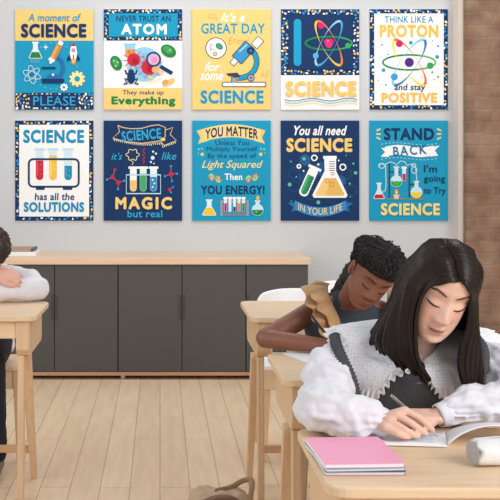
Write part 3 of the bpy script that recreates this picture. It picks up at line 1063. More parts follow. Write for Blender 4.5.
def p_stand(a):
    a.g = 'spark_print'
    for s, x in ((-1, 66), (1, 342)):
        for an in (-28, 0, 28):
            a.line((245, 215, 120), a.rot([(x - 10, 88 + an * .7), (x + 10, 88 + an * .7)], x, 88 + an * .7, an * -s * 1.0), 7)
    a.text('STAND', 90, 60, 320, 117, NAVY, 0.045)
    a.g = 'banner_print'
    wav = lambda dy: [(95 + 222 * k / 16, 146 + dy - 7 * math.sin(k / 16 * 2 * math.pi) - 6 * k / 16) for k in range(17)]
    a.poly(WHI, [(78, 150), (112, 154), (112, 192), (76, 190), (96, 170)]); a.poly(WHI, [(345, 140), (300, 148), (300, 190), (338, 186), (322, 162)])
    a.poly(WHI, ribbon(wav(0), 44))
    for p in ([(78 + 262 * k / 30, 134 - 6 * math.sin(k / 30 * 2 * math.pi) - 4 * k / 30) for k in range(31)], [(78 + 262 * k / 30, 202 - 6 * math.sin(k / 30 * 2 * math.pi) - 4 * k / 30) for k in range(31)]):
        for q in range(0, 30, 2):
            a.line((200, 232, 244), p[q:q + 2], 2.5)
    a.text('BACK', 132, 140, 284, 184, (28, 120, 165), 0.022, sp=1.25, rot=-4)
    a.text("I'm", 272, 228, 332, 262, NAVY, 0.016)
    a.text('going', 272, 277, 369, 313, NAVY, 0.016)
    a.text('to Try', 272, 329, 371, 368, NAVY, 0.016)
    a.g = 'glassware_print'
    G = (58, 66, 74)
    a.rect(G, 112, 222, 118, 380); a.rect(G, 203, 240, 209, 380); a.rect((150, 140, 90), 108, 378, 185, 385, 2); a.rect((150, 140, 90), 196, 378, 268, 385, 2)
    a.rect(G, 112, 258, 165, 263); a.rect(G, 203, 314, 240, 319)
    a.ring((190, 228, 242), 80, 232, 14, 11, 4); a.line((190, 228, 242), [(68, 232), (80, 222), (98, 232), (100, 320), (96, 345), (84, 352)], 4)
    a.line((190, 228, 242), [(90, 228), (120, 214), (142, 222), (148, 232)], 4)
    a.line((190, 228, 242), [(150, 228), (165, 210), (185, 214), (196, 230), (216, 224), (234, 236), (240, 300)], 4); a.ring((190, 228, 242), 228, 252, 12, 14, 4); a.ring((190, 228, 242), 226, 230, 9, 8, 4)
    a.rflask(147, 302, 27, 9, 238, (50, 165, 70))
    for x, y in ((138, 306), (150, 314), (158, 304)):
        a.ell((130, 215, 120), x, y, 3.4, n=8)
    a.tube(182, 240, 302, 17, (205, 50, 100), 268, (225, 242, 248))
    a.poly((236, 200, 180), [(133, 362), (161, 362), (156, 383), (138, 383)]); a.ell(ORG, 147, 350, 8, 13); a.ell((250, 220, 90), 147, 353, 4.5, 8)
    a.flask(68, 312, 383, 27, 8, (205, 40, 52), 362, (205, 234, 246))
    a.rflask(238, 352, 27, 9, 304, (246, 208, 60))
    a.text('SCIENCE', 76, 401, 345, 457, (245, 222, 140), 0.04)


POSTERS = [
    (0, 0, p_moment, TEAL, 'poster reading A moment of SCIENCE PLEASE, above a terrazzo strip'),
    (1, 0, p_atom, WHI, 'poster reading NEVER TRUST AN ATOM with red germs and frog'),
    (2, 0, p_great, YEL, 'yellow poster reading GREAT DAY for some SCIENCE with microscope'),
    (3, 0, p_ilove, WHI, 'half navy, half white poster with large atom over yellow SCIENCE'),
    (4, 0, p_proton, WHI, 'white bordered poster reading THINK LIKE A PROTON and stay POSITIVE'),
    (0, 1, p_solutions, WHI, 'white bordered poster reading SCIENCE has all the SOLUTIONS'),
    (1, 1, p_magic, NAVY, 'navy poster reading MAGIC but real with three test tubes'),
    (2, 1, p_matter, TEAL, 'teal poster reading YOU MATTER and YOU ENERGY below a yellow banner'),
    (3, 1, p_need, NAVY, 'navy poster reading You all need SCIENCE with yellow flask'),
    (4, 1, p_stand, TEAL, 'teal poster reading STAND BACK with lab glassware'),
]
POST_D = WALL_D - 0.014
for ci, ri, fn, base, lab in POSTERS:
    px0, px1 = 15.1 + 88.6 * ci, 93.5 + 88.6 * ci
    py0, py1 = (9.2, 109.6) if ri == 0 else (120.6, 220.7)
    c0, c1 = P(px0, py1, POST_D), P(px1, py0, POST_D)
    w, h = c1.x - c0.x, c1.z - c0.z
    t = empty('poster', ((c0.x + c1.x) / 2, POST_D, (c0.z + c1.z) / 2), lab, 'poster', 'science posters on the back wall')
    b = MB(); b.box(-w / 2, w / 2, 0, 0.0135, -h / 2, h / 2)
    b.build('board', ink(base), t)
    y0, y1 = (20, 476) if ri == 0 else (27, 481)
    a = Art(203.5, (y0 + y1) / 2, w / 357, h / (y1 - y0))
    fn(a)
    for g, (mb, cols) in a.groups.items():
        o = mb.build(g.split('#')[0], [ink(c) for c in cols], t)
# ------------------------------------------------------------------ people: shared tools
def smooth_tab(xs, ys):
    X = np.linspace(xs[0], xs[-1], 400)
    Y = np.interp(X, xs, ys)
    k = np.exp(-0.5 * (np.arange(-14, 15) / 5.0) ** 2)
    k /= k.sum()
    Yp = np.concatenate([2 * Y[0] - Y[14:0:-1], Y, 2 * Y[-1] - Y[-2:-16:-1]])
    Ys = np.convolve(Yp, k, 'valid')
    return lambda v: float(np.interp(v, X, Ys))


TV = [-.114, -.110, -.100, -.085, -.070, -.050, -.030, 0.0, .030, .055, .080, .095, .106, .112]
TF = smooth_tab(TV, [.058, .072, .079, .080, .080, .080, .079, .078, .083, .081, .069, .052, .030, .005])
TB = smooth_tab(TV, [-.035, -.02, -.005, .012, .032, .056, .076, .090, .098, .096, .082, .062, .035, .0])
TA = smooth_tab(TV, [.006, .024, .036, .047, .055, .061, .065, .068, .070, .069, .060, .047, .027, .004])


def g2(x, s):
    return math.exp(-0.5 * (x / s) ** 2)


def skull(v, phi, grow=0.0):
    """point of the plain skull in (u, v, w): u to the viewer's right, v up, w out of the face"""
    f, b, a = TF(v), TB(v), TA(v)
    mid, half = (f - b) / 2, (f + b) / 2
    s, c = math.sin(phi), math.cos(phi)
    u = a * math.copysign(abs(s) ** 0.86, s)
    w = mid + half * math.copysign(abs(c) ** (0.78 if c > 0 else 0.9), c)
    return Vector((u, v, w))


def face_push(u, v, o):
    """how far the face stands out from the skull at (u, v)"""
    d = 0.0
    au = abs(u)
    # nose
    nt = -0.035
    sv = 0.021 if v > nt else 0.0055
    d += o.get('nose', .021) * g2(v - nt, sv) * g2(u, .0075 + .0035 * max(0, min(1, (-v) / .04)))
    d += o.get('ala', .008) * g2(au - .0135 * o.get('nosew', 1), .0056) * g2(v + .0395, .0062)
    d += .004 * g2(u, .007) * g2(v - .002, .016)
    # sockets, lids, brow
    d -= .0075 * g2(au - .031, .016) * g2(v - .004, .011)
    d += .0075 * g2(au - .0315, .0125) * g2(v + .004, .0075)
    d += .0035 * g2(au - .032, .02) * g2(v - .022, .007)
    # cheeks
    d += o.get('cheek', .004) * g2(au - .040, .017) * g2(v + .034, .02)
    d -= .0025 * g2(au - .024, .007) * g2(v + .052, .014)
    # mouth
    lw = o.get('lipw', .018)
    L = o.get('lip', 1.0)
    d += .0045 * g2(u, .022) * g2(v + .068, .014)
    d += .0040 * L * g2(au - .005, lw * .62) * g2(v + .0635, .0034)
    d += .0048 * L * g2(u, lw * .68) * g2(v + .0735, .0042)
    d -= .0034 * g2(u, lw) * g2(v + .0682, .0016)
    d -= .0030 * g2(au - lw - .004, .005) * g2(v + .068, .006)
    d -= .0015 * g2(u, .004) * g2(v + .055, .006)
    # chin
    d -= .0035 * g2(u, .016) * g2(v + .084, .005)
    d += .0050 * g2(u, .014) * g2(v + .099, .009)
    return d


def head_rows(o, nu=132, nv=150):
    rows = []
    for i in range(nv):
        v = -.1138 + (.1118 + .1138) * i / (nv - 1)
        row = []
        for k in range(nu):
            phi = -math.pi + 2 * math.pi * k / nu
            p = skull(v, phi)
            if v > .03:
                p.y = .03 + (v - .03) * o.get('crown', 1)
            if p.z < 0:
                p.z *= o.get('back', 1)
            if math.cos(phi) > 0:
                p.z += face_push(p.x, v, o) * min(1, math.cos(phi) * 2.2)
            row.append(p)
        rows.append(row)
    return rows


def head_matrix(c, pitch, roll, yaw, s=1.0, su=1.0):
    p, r, y = math.radians(pitch), math.radians(roll), math.radians(yaw)
    U, V, W = Vector((math.cos(y), math.sin(y), 0)), Vector((0, 0, 1)), Vector((math.sin(y), -math.cos(y), 0))
    W2 = W * math.cos(p) - V * math.sin(p)
    V2 = V * math.cos(p) + W * math.sin(p)
    V3 = V2 * math.cos(r) + U * math.sin(r)
    U3 = U * math.cos(r) - V2 * math.sin(r)
    M = Matrix.Identity(4)
    for i, a in enumerate((U3, V3, W2)):
        for j in range(3):
            M[j][i] = a[j] * s * (su if i == 0 else 1)
    for j in range(3):
        M[j][3] = c[j]
    return M


def ear(mb, M, side):
    c = Vector((side * .069, -.012, -.004))
    pts = []
    for k in range(13):
        t = math.radians(-70 + 250 * k / 12)
        pts.append(M @ (c + Vector((side * (.006 + .003 * math.sin(t)), .027 * math.sin(t) + .002, -.016 * math.cos(t) * -1 * -1))))
    mb.tube(pts, lerp_list([.004, .0048, .005, .0045, .004], 13), 8)
    mb.tube([M @ (c + Vector((0, .014, -.004))), M @ (c + Vector((side * .003, 0, -.006))), M @ (c + Vector((side * .003, -.022, .004)))], [.011, .011, .006], 10, flat=.5)


def hand(mb, Wp, d, n, thumb, s=1.0, curl=(.35, .5, .35), spread=.0, thumb_curl=.3):
    """Wp wrist, d finger direction, n back-of-hand normal, thumb +1/-1 along d x n"""
    d, n = Vector(d).normalized(), Vector(n)
    n = (n - d * n.dot(d)).normalized()
    l = d.cross(n) * thumb
    Wp = Vector(Wp)
    offs, mcp, lens = (.027, .009, -.009, -.025), (.076, .080, .076, .068), (.068, .076, .071, .055)
    for i in range(4):
        k = Wp + (d * mcp[i] + l * offs[i]) * s
        mb.tube([Wp + l * offs[i] * .5 * s, Wp.lerp(k, .55) + n * .002 * s, k], [.0145 * s, .0135 * s, .0105 * s], 10, flat=.85)
        a, p = 0.0, k
        pts = [k]
        dd = (d + l * spread * offs[i] * 20).normalized()
        for j, fr in enumerate((.45, .31, .24)):
            a += curl[j] * (1 + .12 * i)
            p = p + (dd * math.cos(a) - n * math.sin(a)) * lens[i] * fr * s
            pts.append(p)
        mb.tube(pts, [.0092 * s, .0082 * s, .0075 * s, .0062 * s], 10)
    b = Wp + (d * .022 + l * .018 - n * .004) * s
    t1 = b + (d * .028 + l * .02 - n * .008) * s
    t2 = t1 + (d * .028 + l * .010 * (1 - thumb_curl) - n * .006) * s
    t3 = t2 + (d * .024 - l * .008 * thumb_curl * 2 - n * .004) * s
    mb.tube([b, t1, t2, t3], [.014 * s, .0115 * s, .0095 * s, .007 * s], 10)


def temp_obj(mb):
    me = bpy.data.meshes.new('t')
    me.from_pydata(mb.v, [], mb.f)
    o = bpy.data.objects.new('t', me)
    COL.objects.link(o)
    return o


def remeshed(mb, voxel, smooth=3, fac=0.5):
    o = temp_obj(mb)
    m = o.modifiers.new('r', 'REMESH')
    m.mode = 'VOXEL'
    m.voxel_size = voxel
    m.use_smooth_shade = True
    if smooth:
        q = o.modifiers.new('s', 'SMOOTH')
        q.factor = fac
        q.iterations = smooth
    bpy.context.view_layer.update()
    me = bpy.data.meshes.new_from_object(o.evaluated_get(bpy.context.evaluated_depsgraph_get()))
    old = o.data
    bpy.data.objects.remove(o)
    bpy.data.meshes.remove(old)
    me.polygons.foreach_set('use_smooth', [True] * len(me.polygons))
    return me


def wrinkle(me, fn):
    me.update()
    no = [v.normal.copy() for v in me.vertices]
    for v, n in zip(me.vertices, no):
        v.co += n * fn(v.co)
    me.update()


def rest_on(me, y0, y1, top, lo=.69):
    """flesh and cloth flatten where they lie on a desk"""
    for v in me.vertices:
        if y0 < v.co.y < y1 and lo < v.co.z < top:
            v.co.z = top


def link_mesh(name, me, mats, parent=None, loc=None):
    if not isinstance(mats, (list, tuple)):
        mats = [mats]
    me.materials.clear()
    for m in mats:
        me.materials.append(m)
    me.name = name
    o = bpy.data.objects.new(name, me)
    COL.objects.link(o)
    base = parent.location if parent is not None else (Vector(loc) if loc is not None else Vector((0, 0, 0)))
    me.transform(Matrix.Translation(-base))
    if parent is not None:
        o.parent = parent
    else:
        o.location = base
    return o


def cloth(name, mb, mats, parent, solid=0.0, sub=0):
    """a child built in world coordinates"""
    o = mb.build(name, mats, None, smooth=True, solid=solid, sub=sub)
    o.data.transform(Matrix.Translation(-parent.location))
    o.parent = parent
    return o


def body_rings(spine, a, b, n=28, grow=0.0, x=Vector((1, 0, 0)), m=24):
    sp = spline(spine, m)
    A, B = lerp_list(a, m), lerp_list(b, m)
    rings = []
    for i, c in enumerate(sp):
        t = (sp[min(i + 1, m - 1)] - sp[max(i - 1, 0)]).normalized()
        y = t.cross(x).normalized()
        rings.append([c + x * ((A[i] + grow) * math.copysign(abs(math.cos(q)) ** .85, math.cos(q))) + y * ((B[i] + grow) * math.copysign(abs(math.sin(q)) ** .85, math.sin(q))) for q in [2 * math.pi * k / n for k in range(n)]])
    return rings


def skin_colours(me, M, skin, lip, blush, o):
    """each vertex gets the skin's own colour: lips redder, cheeks and nose tip flushed; nostril and mouth-crease shade painted in too"""
    n = len(me.vertices)
    co = np.empty(n * 3, np.float32)
    me.vertices.foreach_get('co', co)
    co = co.reshape(-1, 3)
    Mi = np.array(M.inverted())
    q = co @ Mi[:3, :3].T + Mi[:3, 3]
    u, v, w = q[:, 0], q[:, 1], q[:, 2]
    front = 1 / (1 + np.exp(-(w - .06) / .004)) * (np.abs(u) < .09)
    G = lambda x, s: np.exp(-0.5 * (x / s) ** 2)
    lw = o.get('lipw', .018)
    edge = lambda h: 1 / (1 + np.exp(h / .0009))
    half = .0052 * o.get('lip', 1.0) * np.sqrt(np.clip(1 - (u / (lw * 1.18)) ** 2, 0, 1)) + .0002
    cen = -.0682 - .0006 * o.get('lip', 1)
    lips = edge(np.abs(v - cen) - half) * (np.abs(u) < lw * 1.2) * front
    crease = G(v + .0682, .0013) * (np.abs(u) < lw * 1.05) * front * .55
    ck = np.clip(G(np.abs(u) - .038, .016) * G(v + .03, .015) * .8 + G(u, .009) * G(v + .037, .007) * .5, 0, 1) * front
    nost = G(np.abs(u) - .0075 * o.get('nosew', 1), .0028) * G(v + .0447, .0018) * front
    s, l, bl = (np.array(s2l(c)) for c in (skin, lip, blush))
    col = np.ones((n, 4), np.float32)
    c = s[None, :] * (1 - ck[:, None] * .6) + bl[None, :] * ck[:, None] * .6
    c = c * (1 - lips[:, None] * .85) + l[None, :] * lips[:, None] * .85
    c = c * (1 - crease[:, None])
    c = c * (1 - np.clip(nost, 0, 1)[:, None] * .75)  # nostril shade painted into the skin colour
    col[:, :3] = c
    at = me.color_attributes.new('Col', 'FLOAT_COLOR', 'POINT')
    at.data.foreach_set('color', col.ravel())


def face_hair(M, o, parent, brow_mat, lash_mat, brow=1.0, open_=0.0):
    mb = MB()
    mb.loft(head_rows(o, 100, 120))
    bv = BVHTree.FromPolygons([Vector(p) for p in mb.v], mb.f)

    def on(u, v, off):
        h = bv.ray_cast(Vector((u, v, .3)), Vector((0, 0, -1)))
        return Vector((u, v, (h[0].z if h[0] else .07) + off))
    for s in (-1, 1):
        b = MB()
        pts = [M @ on(s * (.013 + .040 * t), .0185 + .0085 * math.sin(min(1, t * 1.25) * math.pi * .62) - .006 * max(0, t - .6) * 2, -.0006) for t in [k / 10 for k in range(11)]]
        b.tube(pts, [r * brow for r in lerp_list([.0018, .0028, .0031, .0028, .0021, .0009], 11)], 8)
        cloth('eyebrow', b, brow_mat, parent)
        b = MB()
        pts = []
        for k in range(13):
            t = -1 + k / 6
            pts.append(M @ on(s * (.0315 + .0150 * t), -.0085 - .0030 * (1 - t * t) + .0022 * t * 1, .0006 - .0002))
        b.tube(pts, lerp_list([.0007, .0017, .0021, .0022, .0011], 13), 7)
        # then the upper lid fold, its shade drawn as a thin dark line
        cloth('eyelash', b, lash_mat, parent)
        b = MB()
        pts = [M @ on(s * (.0315 + .0145 * (-1 + k / 6)), .0035 + .0030 * (1 - (-1 + k / 6) ** 2), -.0004) for k in range(13)]
        b.tube(pts, lerp_list([.0003, .0006, .0007, .0006, .0003], 13), 6)
        cloth('eyelid_fold_shade', b, brow_mat, parent)


def hair_cap(M, line, inflate, amp, sc, seed, parent, material, nu=150, nt=46, locks=500, lift=.006, curl=.0016, crown=1.0, back=1.0):
    rows = []
    off = Vector((seed * 3.1, seed * 1.7, seed))
    for i in range(nt):
        t = i / (nt - 1)
        row = []
        for k in range(nu):
            phi = -math.pi + 2 * math.pi * k / nu
            v0 = line(phi)
            v = v0 + (.1117 - v0) * (1 - (1 - t) ** 1.35)
            p = skull(v, phi)
            if p.y > .03:
                p.y = .03 + (p.y - .03) * crown
            if p.z < 0:
                p.z *= back
            nrm = Vector((p.x / .07 ** 2, max(p.y, -.02) / .11 ** 2, (p.z + .01) / .09 ** 2)).normalized()
            g = inflate(phi, v) * min(1, .05 + t * 1.8)
            q = p + nrm * g
            q += nrm * amp * min(1, t * 6) * (noise.fractal(q * sc + off, 0.9, 2.1, 4) + .35 * noise.noise(q * sc * 4 + off))
            row.append(M @ q)
        rows.append(row)
    mb = MB()
    mb.loft(rows, True, True)
    # fine locks lying over the mass, combed away from the hairline
    rg = random.Random(seed)
    for _ in range(locks):
        k = rg.randrange(nu)
        i0 = int(rg.random() ** 1.5 * (nt - 12))
        ln = rg.randint(6, 14)
        dk = rg.uniform(-.35, .35)
        pts = []
        for j in range(7):
            i = min(nt - 1, i0 + int(ln * j / 6))
            q = rows[i][int(k + dk * (i - i0)) % nu]
            c = M @ Vector((0, 0, -.01))
            n = (q - c).normalized()
            pts.append(q + n * (lift * rg.uniform(.2, 1.0) * math.sin(math.pi * (j + .4) / 7) + .0005) + Vector((rg.uniform(-1, 1), rg.uniform(-1, 1), rg.uniform(-1, 1))) * curl)
        mb.tube(pts, [.0004, .0013, .0016, .0016, .0015, .0012, .0004], 5, round_ends=False)
    return cloth('hair', mb, material, parent)


def trousers(parent, hips, knees, ankles, r, material, name='trousers'):
    mb = MB()
    h = (Vector(hips[0]) + Vector(hips[1])) / 2
    mb.ell(h, (r[0] * 1.9, r[0] * 1.5, r[0] * 1.12))
    for a, b, c in zip(hips, knees, ankles):
        mb.tube([a, Vector(a).lerp(b, .5), b], [r[0] * 1.1, r[0], r[1]], 16)
        mb.tube([b, Vector(b).lerp(c, .5), c], [r[1], r[1] * .92, r[2]], 16)
    me = remeshed(mb, .009, 4)
    wrinkle(me, lambda p: .004 * noise.fractal(p * 16, 1, 2, 3))
    return link_mesh(name, me, material, parent)


def shoes(parent, ankles, material, toe=(0, -1, 0)):
    toe = Vector(toe)
    for a in ankles:
        a = Vector(a)
        mb = MB()
        mb.tube([Vector((a.x, a.y, .038)) - toe * .045, Vector((a.x, a.y, .040)), Vector((a.x, a.y, .034)) + toe * .09, Vector((a.x, a.y, .028)) + toe * .15], [.034, .037, .035, .026], 14)
        mb.tube([(a.x, a.y, .04), (a.x, a.y, .085)], [.033, .032], 14)
        me = remeshed(mb, .005, 3)
        for v in me.vertices:
            v.co.z = max(v.co.z, 0.001)
        link_mesh('shoe', me, material, parent)


WHITECLOTH = mat('white_cotton', (229, 227, 234), 0.85, 0.015, 6, bump=0.12, bscale=220, sheen=.2)
# ------------------------------------------------------------------ girl in the white blouse
G1O = {'crown': .86, 'back': .80, 'nose': .0262, 'ala': .0088, 'lipw': .0175, 'lip': 1.0, 'cheek': .004}
G1L = Vector((0.648, 2.86, 0.0))
M1 = head_matrix((0.6845, 2.588, 1.060), 27, 16, -3, 1.09, .93)
SK1 = (232, 190, 170)

SPINE1 = [(.65, 2.90, .50), (.65, 2.875, .58), (.648, 2.82, .70), (.645, 2.765, .79), (.643, 2.735, .85), (.643, 2.725, .885), (.644, 2.72, .91)]
A1, B1 = [.15, .14, .148, .163, .160, .125, .06], [.105, .10, .10, .105, .095, .075, .05]
RW1 = P(380, 422.5, 2.44)
LW1 = Vector((.662, 2.532, .753))
body = MB()
body.loft(body_rings(SPINE1, A1, B1, grow=-.016))
rows = head_rows(G1O)
body.loft([[M1 @ p for p in r] for r in rows])
body.tube([(.644, 2.73, .86), (.650, 2.70, .925), M1 @ Vector((0, -.05, -.03)), M1 @ Vector((0, 0, -.02))], [.058, .047, .046, .05], 20)
body.tube([(.48, 2.745, .86), (.56, 2.742, .872), (.644, 2.735, .88), (.73, 2.742, .872), (.808, 2.745, .86)], [.028, .034, .045, .034, .028], 16)
body.tube([(.480, 2.752, .855), (.425, 2.64, .812), (.378, 2.485, .772)], [.030, .032, .030], 14)
body.tube([(.378, 2.485, .772), (.44, 2.448, .768), RW1], [.033, .030, .0205], 14)
body.tube([(.808, 2.752, .855), (.85, 2.66, .82), (.868, 2.58, .782)], [.030, .032, .030], 14)
body.tube([(.868, 2.58, .782), (.77, 2.55, .768), LW1], [.033, .030, .021], 14)
for s in (-1, 1):
    body.tube([(.65 + s * .075, 2.90, .525), (.65 + s * .085, 2.68, .515), (.65 + s * .09, 2.55, .50)], [.046, .044, .040], 14)
    body.tube([(.65 + s * .09, 2.55, .50), (.65 + s * .09, 2.58, .30), (.65 + s * .09, 2.60, .07)], [.040, .034, .026], 14)
# right hand closed round the pen
rfing = [
    [(405, 412, 2.428), (419.5, 419, 2.418), (427, 425.5, 2.424), (432.5, 431.5, 2.438)],
    [(397, 416, 2.416), (412, 425, 2.402), (420.5, 431, 2.410), (426, 435, 2.424)],
    [(390, 422.5, 2.406), (405, 431, 2.388), (413, 435.5, 2.394), (418, 437.5, 2.408)],
    [(386, 429, 2.398), (398, 435, 2.380), (404.5, 437.6, 2.385), (409, 438.3, 2.398)]]
rr = [(.0100, .0088, .0080, .0066), (.0102, .0088, .0080, .0066), (.0098, .0084, .0076, .0062), (.0090, .0074, .0066, .0056)]
for fg, r in zip(rfing, rr):
    pts = [P(q[0], q[1] - 1.2, q[2]) for q in fg]
    body.tube([RW1, RW1.lerp(pts[0], .55), pts[0]], [.018, .0155, .0112], 12)
    body.tube(pts, r, 12)
th = [P(388, 420, 2.458), P(402, 415.5, 2.473), P(415, 419.5, 2.472), P(428, 428, 2.466)]
body.tube([RW1, th[0]], [.017, .014], 12)
body.tube(th, [.0135, .0112, .0095, .0072], 12)
# other hand lying across the desk behind it
hand(body, LW1, (-1, -.06, -.03), (.05, -.35, 1), -1, .98, (.06, .14, .16), .1)
me = remeshed(body, .0027, 3, .45)
rest_on(me, 2.05, 2.57, .7268)
skin_colours(me, M1, SK1, (176, 84, 82), (222, 146, 130), G1O)
SKIN1 = mat('fair_skin', SK1, 0.5, 0.015, 30, attr='Col', spec=.35, sss=.08)
girl = link_mesh('person', me, SKIN1, None, G1L)
tag(girl, 'girl with long straight dark hair and lace-collared white blouse, writing', 'person')
BROWN_HAIR = mat('dark_brown_hair', (50, 36, 31), 0.38, 0.10, 30, (1, 1, .12), spec=.34, attr='Col')
LASH = mat('lash_black', (40, 28, 25), 0.6)
BROWB = mat('brown_brow', (98, 68, 55), 0.7)
face_hair(M1, G1O, girl, BROWB, LASH, 1.22)

# knitted vest, armhole bands
KNIT = mat('charcoal_knit', (66, 66, 70), 0.95, 0.10, 150, bump=.5, bscale=260, sheen=.3)
mb = MB()
mb.loft(body_rings(SPINE1, A1, B1, 40, .012, m=40)[:-9])
vest = cloth('vest', mb, KNIT, girl)
vb = BVHTree.FromPolygons([Vector(p) for p in mb.v], mb.f)
for s in (-1, 1):
    mb = MB()
    mir = lambda p: p if s < 0 else Vector((1.258 - p.x, p.y, p.z))
    ring = [mir(p) for p in (P(334, 334, 2.765), P(336, 344, 2.690), P(343, 360, 2.638), P(351, 378, 2.618), P(356, 397, 2.622), Vector((.505, 2.70, .742)), Vector((.500, 2.80, .745)), Vector((.480, 2.845, .80)), Vector((.460, 2.825, .88)))]
    n = 96
    path = spline(ring, n, True)
    c = sum(path, Vector()) / n
    rings = []
    for k in range(n):
        p = path[k]
        t = (path[(k + 1) % n] - path[k - 1]).normalized()
        rad = (p - c).normalized()
        ax = t.cross(rad).normalized()
        rad = ax.cross(t)
        r = .0110 + .0014 * math.cos(k * math.pi)
        rings.append([p + ax * (r * 1.25 * math.cos(q)) + rad * (r * .8 * math.sin(q)) for q in [2 * math.pi * j / 10 for j in range(10)]])
    rings.append(rings[0])
    mb.loft(rings, True, False)
    cloth('armhole_band', mb, mat('ribbed_knit', (74, 75, 80), 0.95, 0.08, 120, bump=.3), girl)

# puffed sleeves
sleeve_paths = [
    ([(.468, 2.755, .852), (.434, 2.70, .830), (.404, 2.59, .795), (.380, 2.492, .778)], [.046, .060, .062, .057],
     [(.383, 2.478, .778), (.430, 2.443, .776), (.478, 2.440, .769), (.500, 2.440, .762)], [.057, .052, .044, .031], RW1, Vector((.49, 2.44, .764))),
    ([(.820, 2.755, .852), (.856, 2.70, .832), (.870, 2.63, .81), (.870, 2.58, .79)], [.048, .066, .066, .060],
     [(.870, 2.578, .787), (.800, 2.556, .780), (.735, 2.546, .772), (.690, 2.538, .762)], [.060, .054, .046, .033], LW1, Vector((.70, 2.54, .763)))]
for up, ur, fo, fr, wr, ce in sleeve_paths:
    mb = MB()
    mb.tube(spline(up, 14), lerp_list(ur, 14), 26)
    mb.tube(spline(fo, 14), lerp_list(fr, 14), 26)
    me = remeshed(mb, .0048, 4)

    def fold(p, ce=ce):
        d = (p - ce).length
        near = math.exp(-(d / .06) ** 2)
        a = math.atan2(p.z - ce.z, p.y - ce.y)
        q = Vector((p.x * 1.0, p.y * .8, p.z * 1.0))
        w = noise.fractal(q * 15 + Vector((3, 1, 7)), .8, 2.1, 3)
        rdg = 1 - abs(noise.noise(Vector((p.x * 20 + p.z * 12, p.y * 9, p.z * 17 - p.x * 8)))) * 2.4
        return -.004 + .010 * w + .0095 * max(0, rdg) * (1 - near) + .0034 * near * math.sin(a * 13)
    wrinkle(me, fold)
    for v in me.vertices:
        if v.co.y < 2.585 and v.co.z < .7268:
            v.co.z = .7268
    if ce.x > .6:
        for v in me.vertices:
            if v.co.y < 2.512 and v.co.z < .757:
                v.co.z = .757
    link_mesh('sleeve', me, WHITECLOTH, girl)
    mb = MB()
    ax = (Vector(wr) - Vector(fo[-1])).normalized()
    p0 = Vector(fo[-1]) - ax * .004
    mb.tube([p0, p0 + ax * .010, p0 + ax * .026, p0 + ax * .034], [.0275, .0280, .0275, .0262], 28, round_ends=False, cap=False)
    mb.v = [(x, y, max(z, .728)) for x, y, z in mb.v]
    cloth('cuff', mb, WHITECLOTH, girl, solid=.003)

# wide lace collar lying over vest and shoulders


def on_vest(px, py, d, off=.007):
    o = Vector((0, 0, H))
    r = P(px, py, 1.0) - o
    h = vb.ray_cast(o, r.normalized())
    if h[0] is not None and h[0].y < 2.80:
        return h[0] - r.normalized() * off
    return P(px, py, d)


outer = [(421, 372, 2.63), (408, 371, 2.63), (391, 381, 2.63), (376, 397, 2.62), (363, 396, 2.63), (351, 378, 2.65), (338, 355, 2.685), (329, 336, 2.75), (345, 328, 2.83), (415, 326, 2.86), (490, 332, 2.84), (503, 348, 2.755), (496, 366, 2.70), (486, 386, 2.66), (466, 398, 2.63), (446, 399, 2.62), (433, 388, 2.63), (425, 376, 2.63)]
inner = [(419, 361, 2.655), (412, 357, 2.655), (405, 353, 2.66), (400, 348, 2.67), (396, 344, 2.69), (395, 340, 2.71), (395, 337, 2.73), (397, 334, 2.75), (404, 331, 2.775), (417, 330, 2.785), (432, 331, 2.775), (439, 335, 2.75), (441, 339, 2.725), (440, 344, 2.70), (436, 349, 2.675), (431, 354, 2.66), (426, 358, 2.655), (422, 361, 2.655)]
OU = [on_vest(*q) if i not in (7, 8, 9, 10, 11) else P(*q) for i, q in enumerate(outer)]
IN = [P(*q) for q in inner]
N = 480
oc, ic = spline(OU, N), spline(IN, N)
cen = Vector((.644, 2.74, .80))
rows, NR = [], 22
for i in range(N):
    row = []
    a, b = ic[i], oc[i]
    L = (b - a).length
    for j in range(NR + 1):
        t = j / NR
        p = a.lerp(b, t)
        outv = (p - cen).normalized()
        bulge = .030 * math.sin(math.pi * min(1, t * 1.05)) * min(1, L / .12)
        p = p + outv * bulge
        # soft folds, then a gathered frill along the rim
        fr = max(0, (t - .70) / .30)
        p += outv * (.0035 * math.sin(i * .12 + 2) * t + (.016 * fr) * math.sin(i * .58 + .9 * math.sin(i * .07)))
        if fr > 0:
            p += (b - a).normalized() * (.0048 * fr * math.cos(i * .58 + 1.0))
            p += Vector((0, 0, 1)) * .003 * (1 - abs(2 * fr - 1))
        if .66 < t < .72:
            p += outv * .003
        h = vb.find_nearest(p)
        if h[0] is not None and (p - h[0]).dot(h[1]) < .005 and h[3] < .06:
            p = h[0] + h[1] * .0065
        row.append(p)
    rows.append(row)


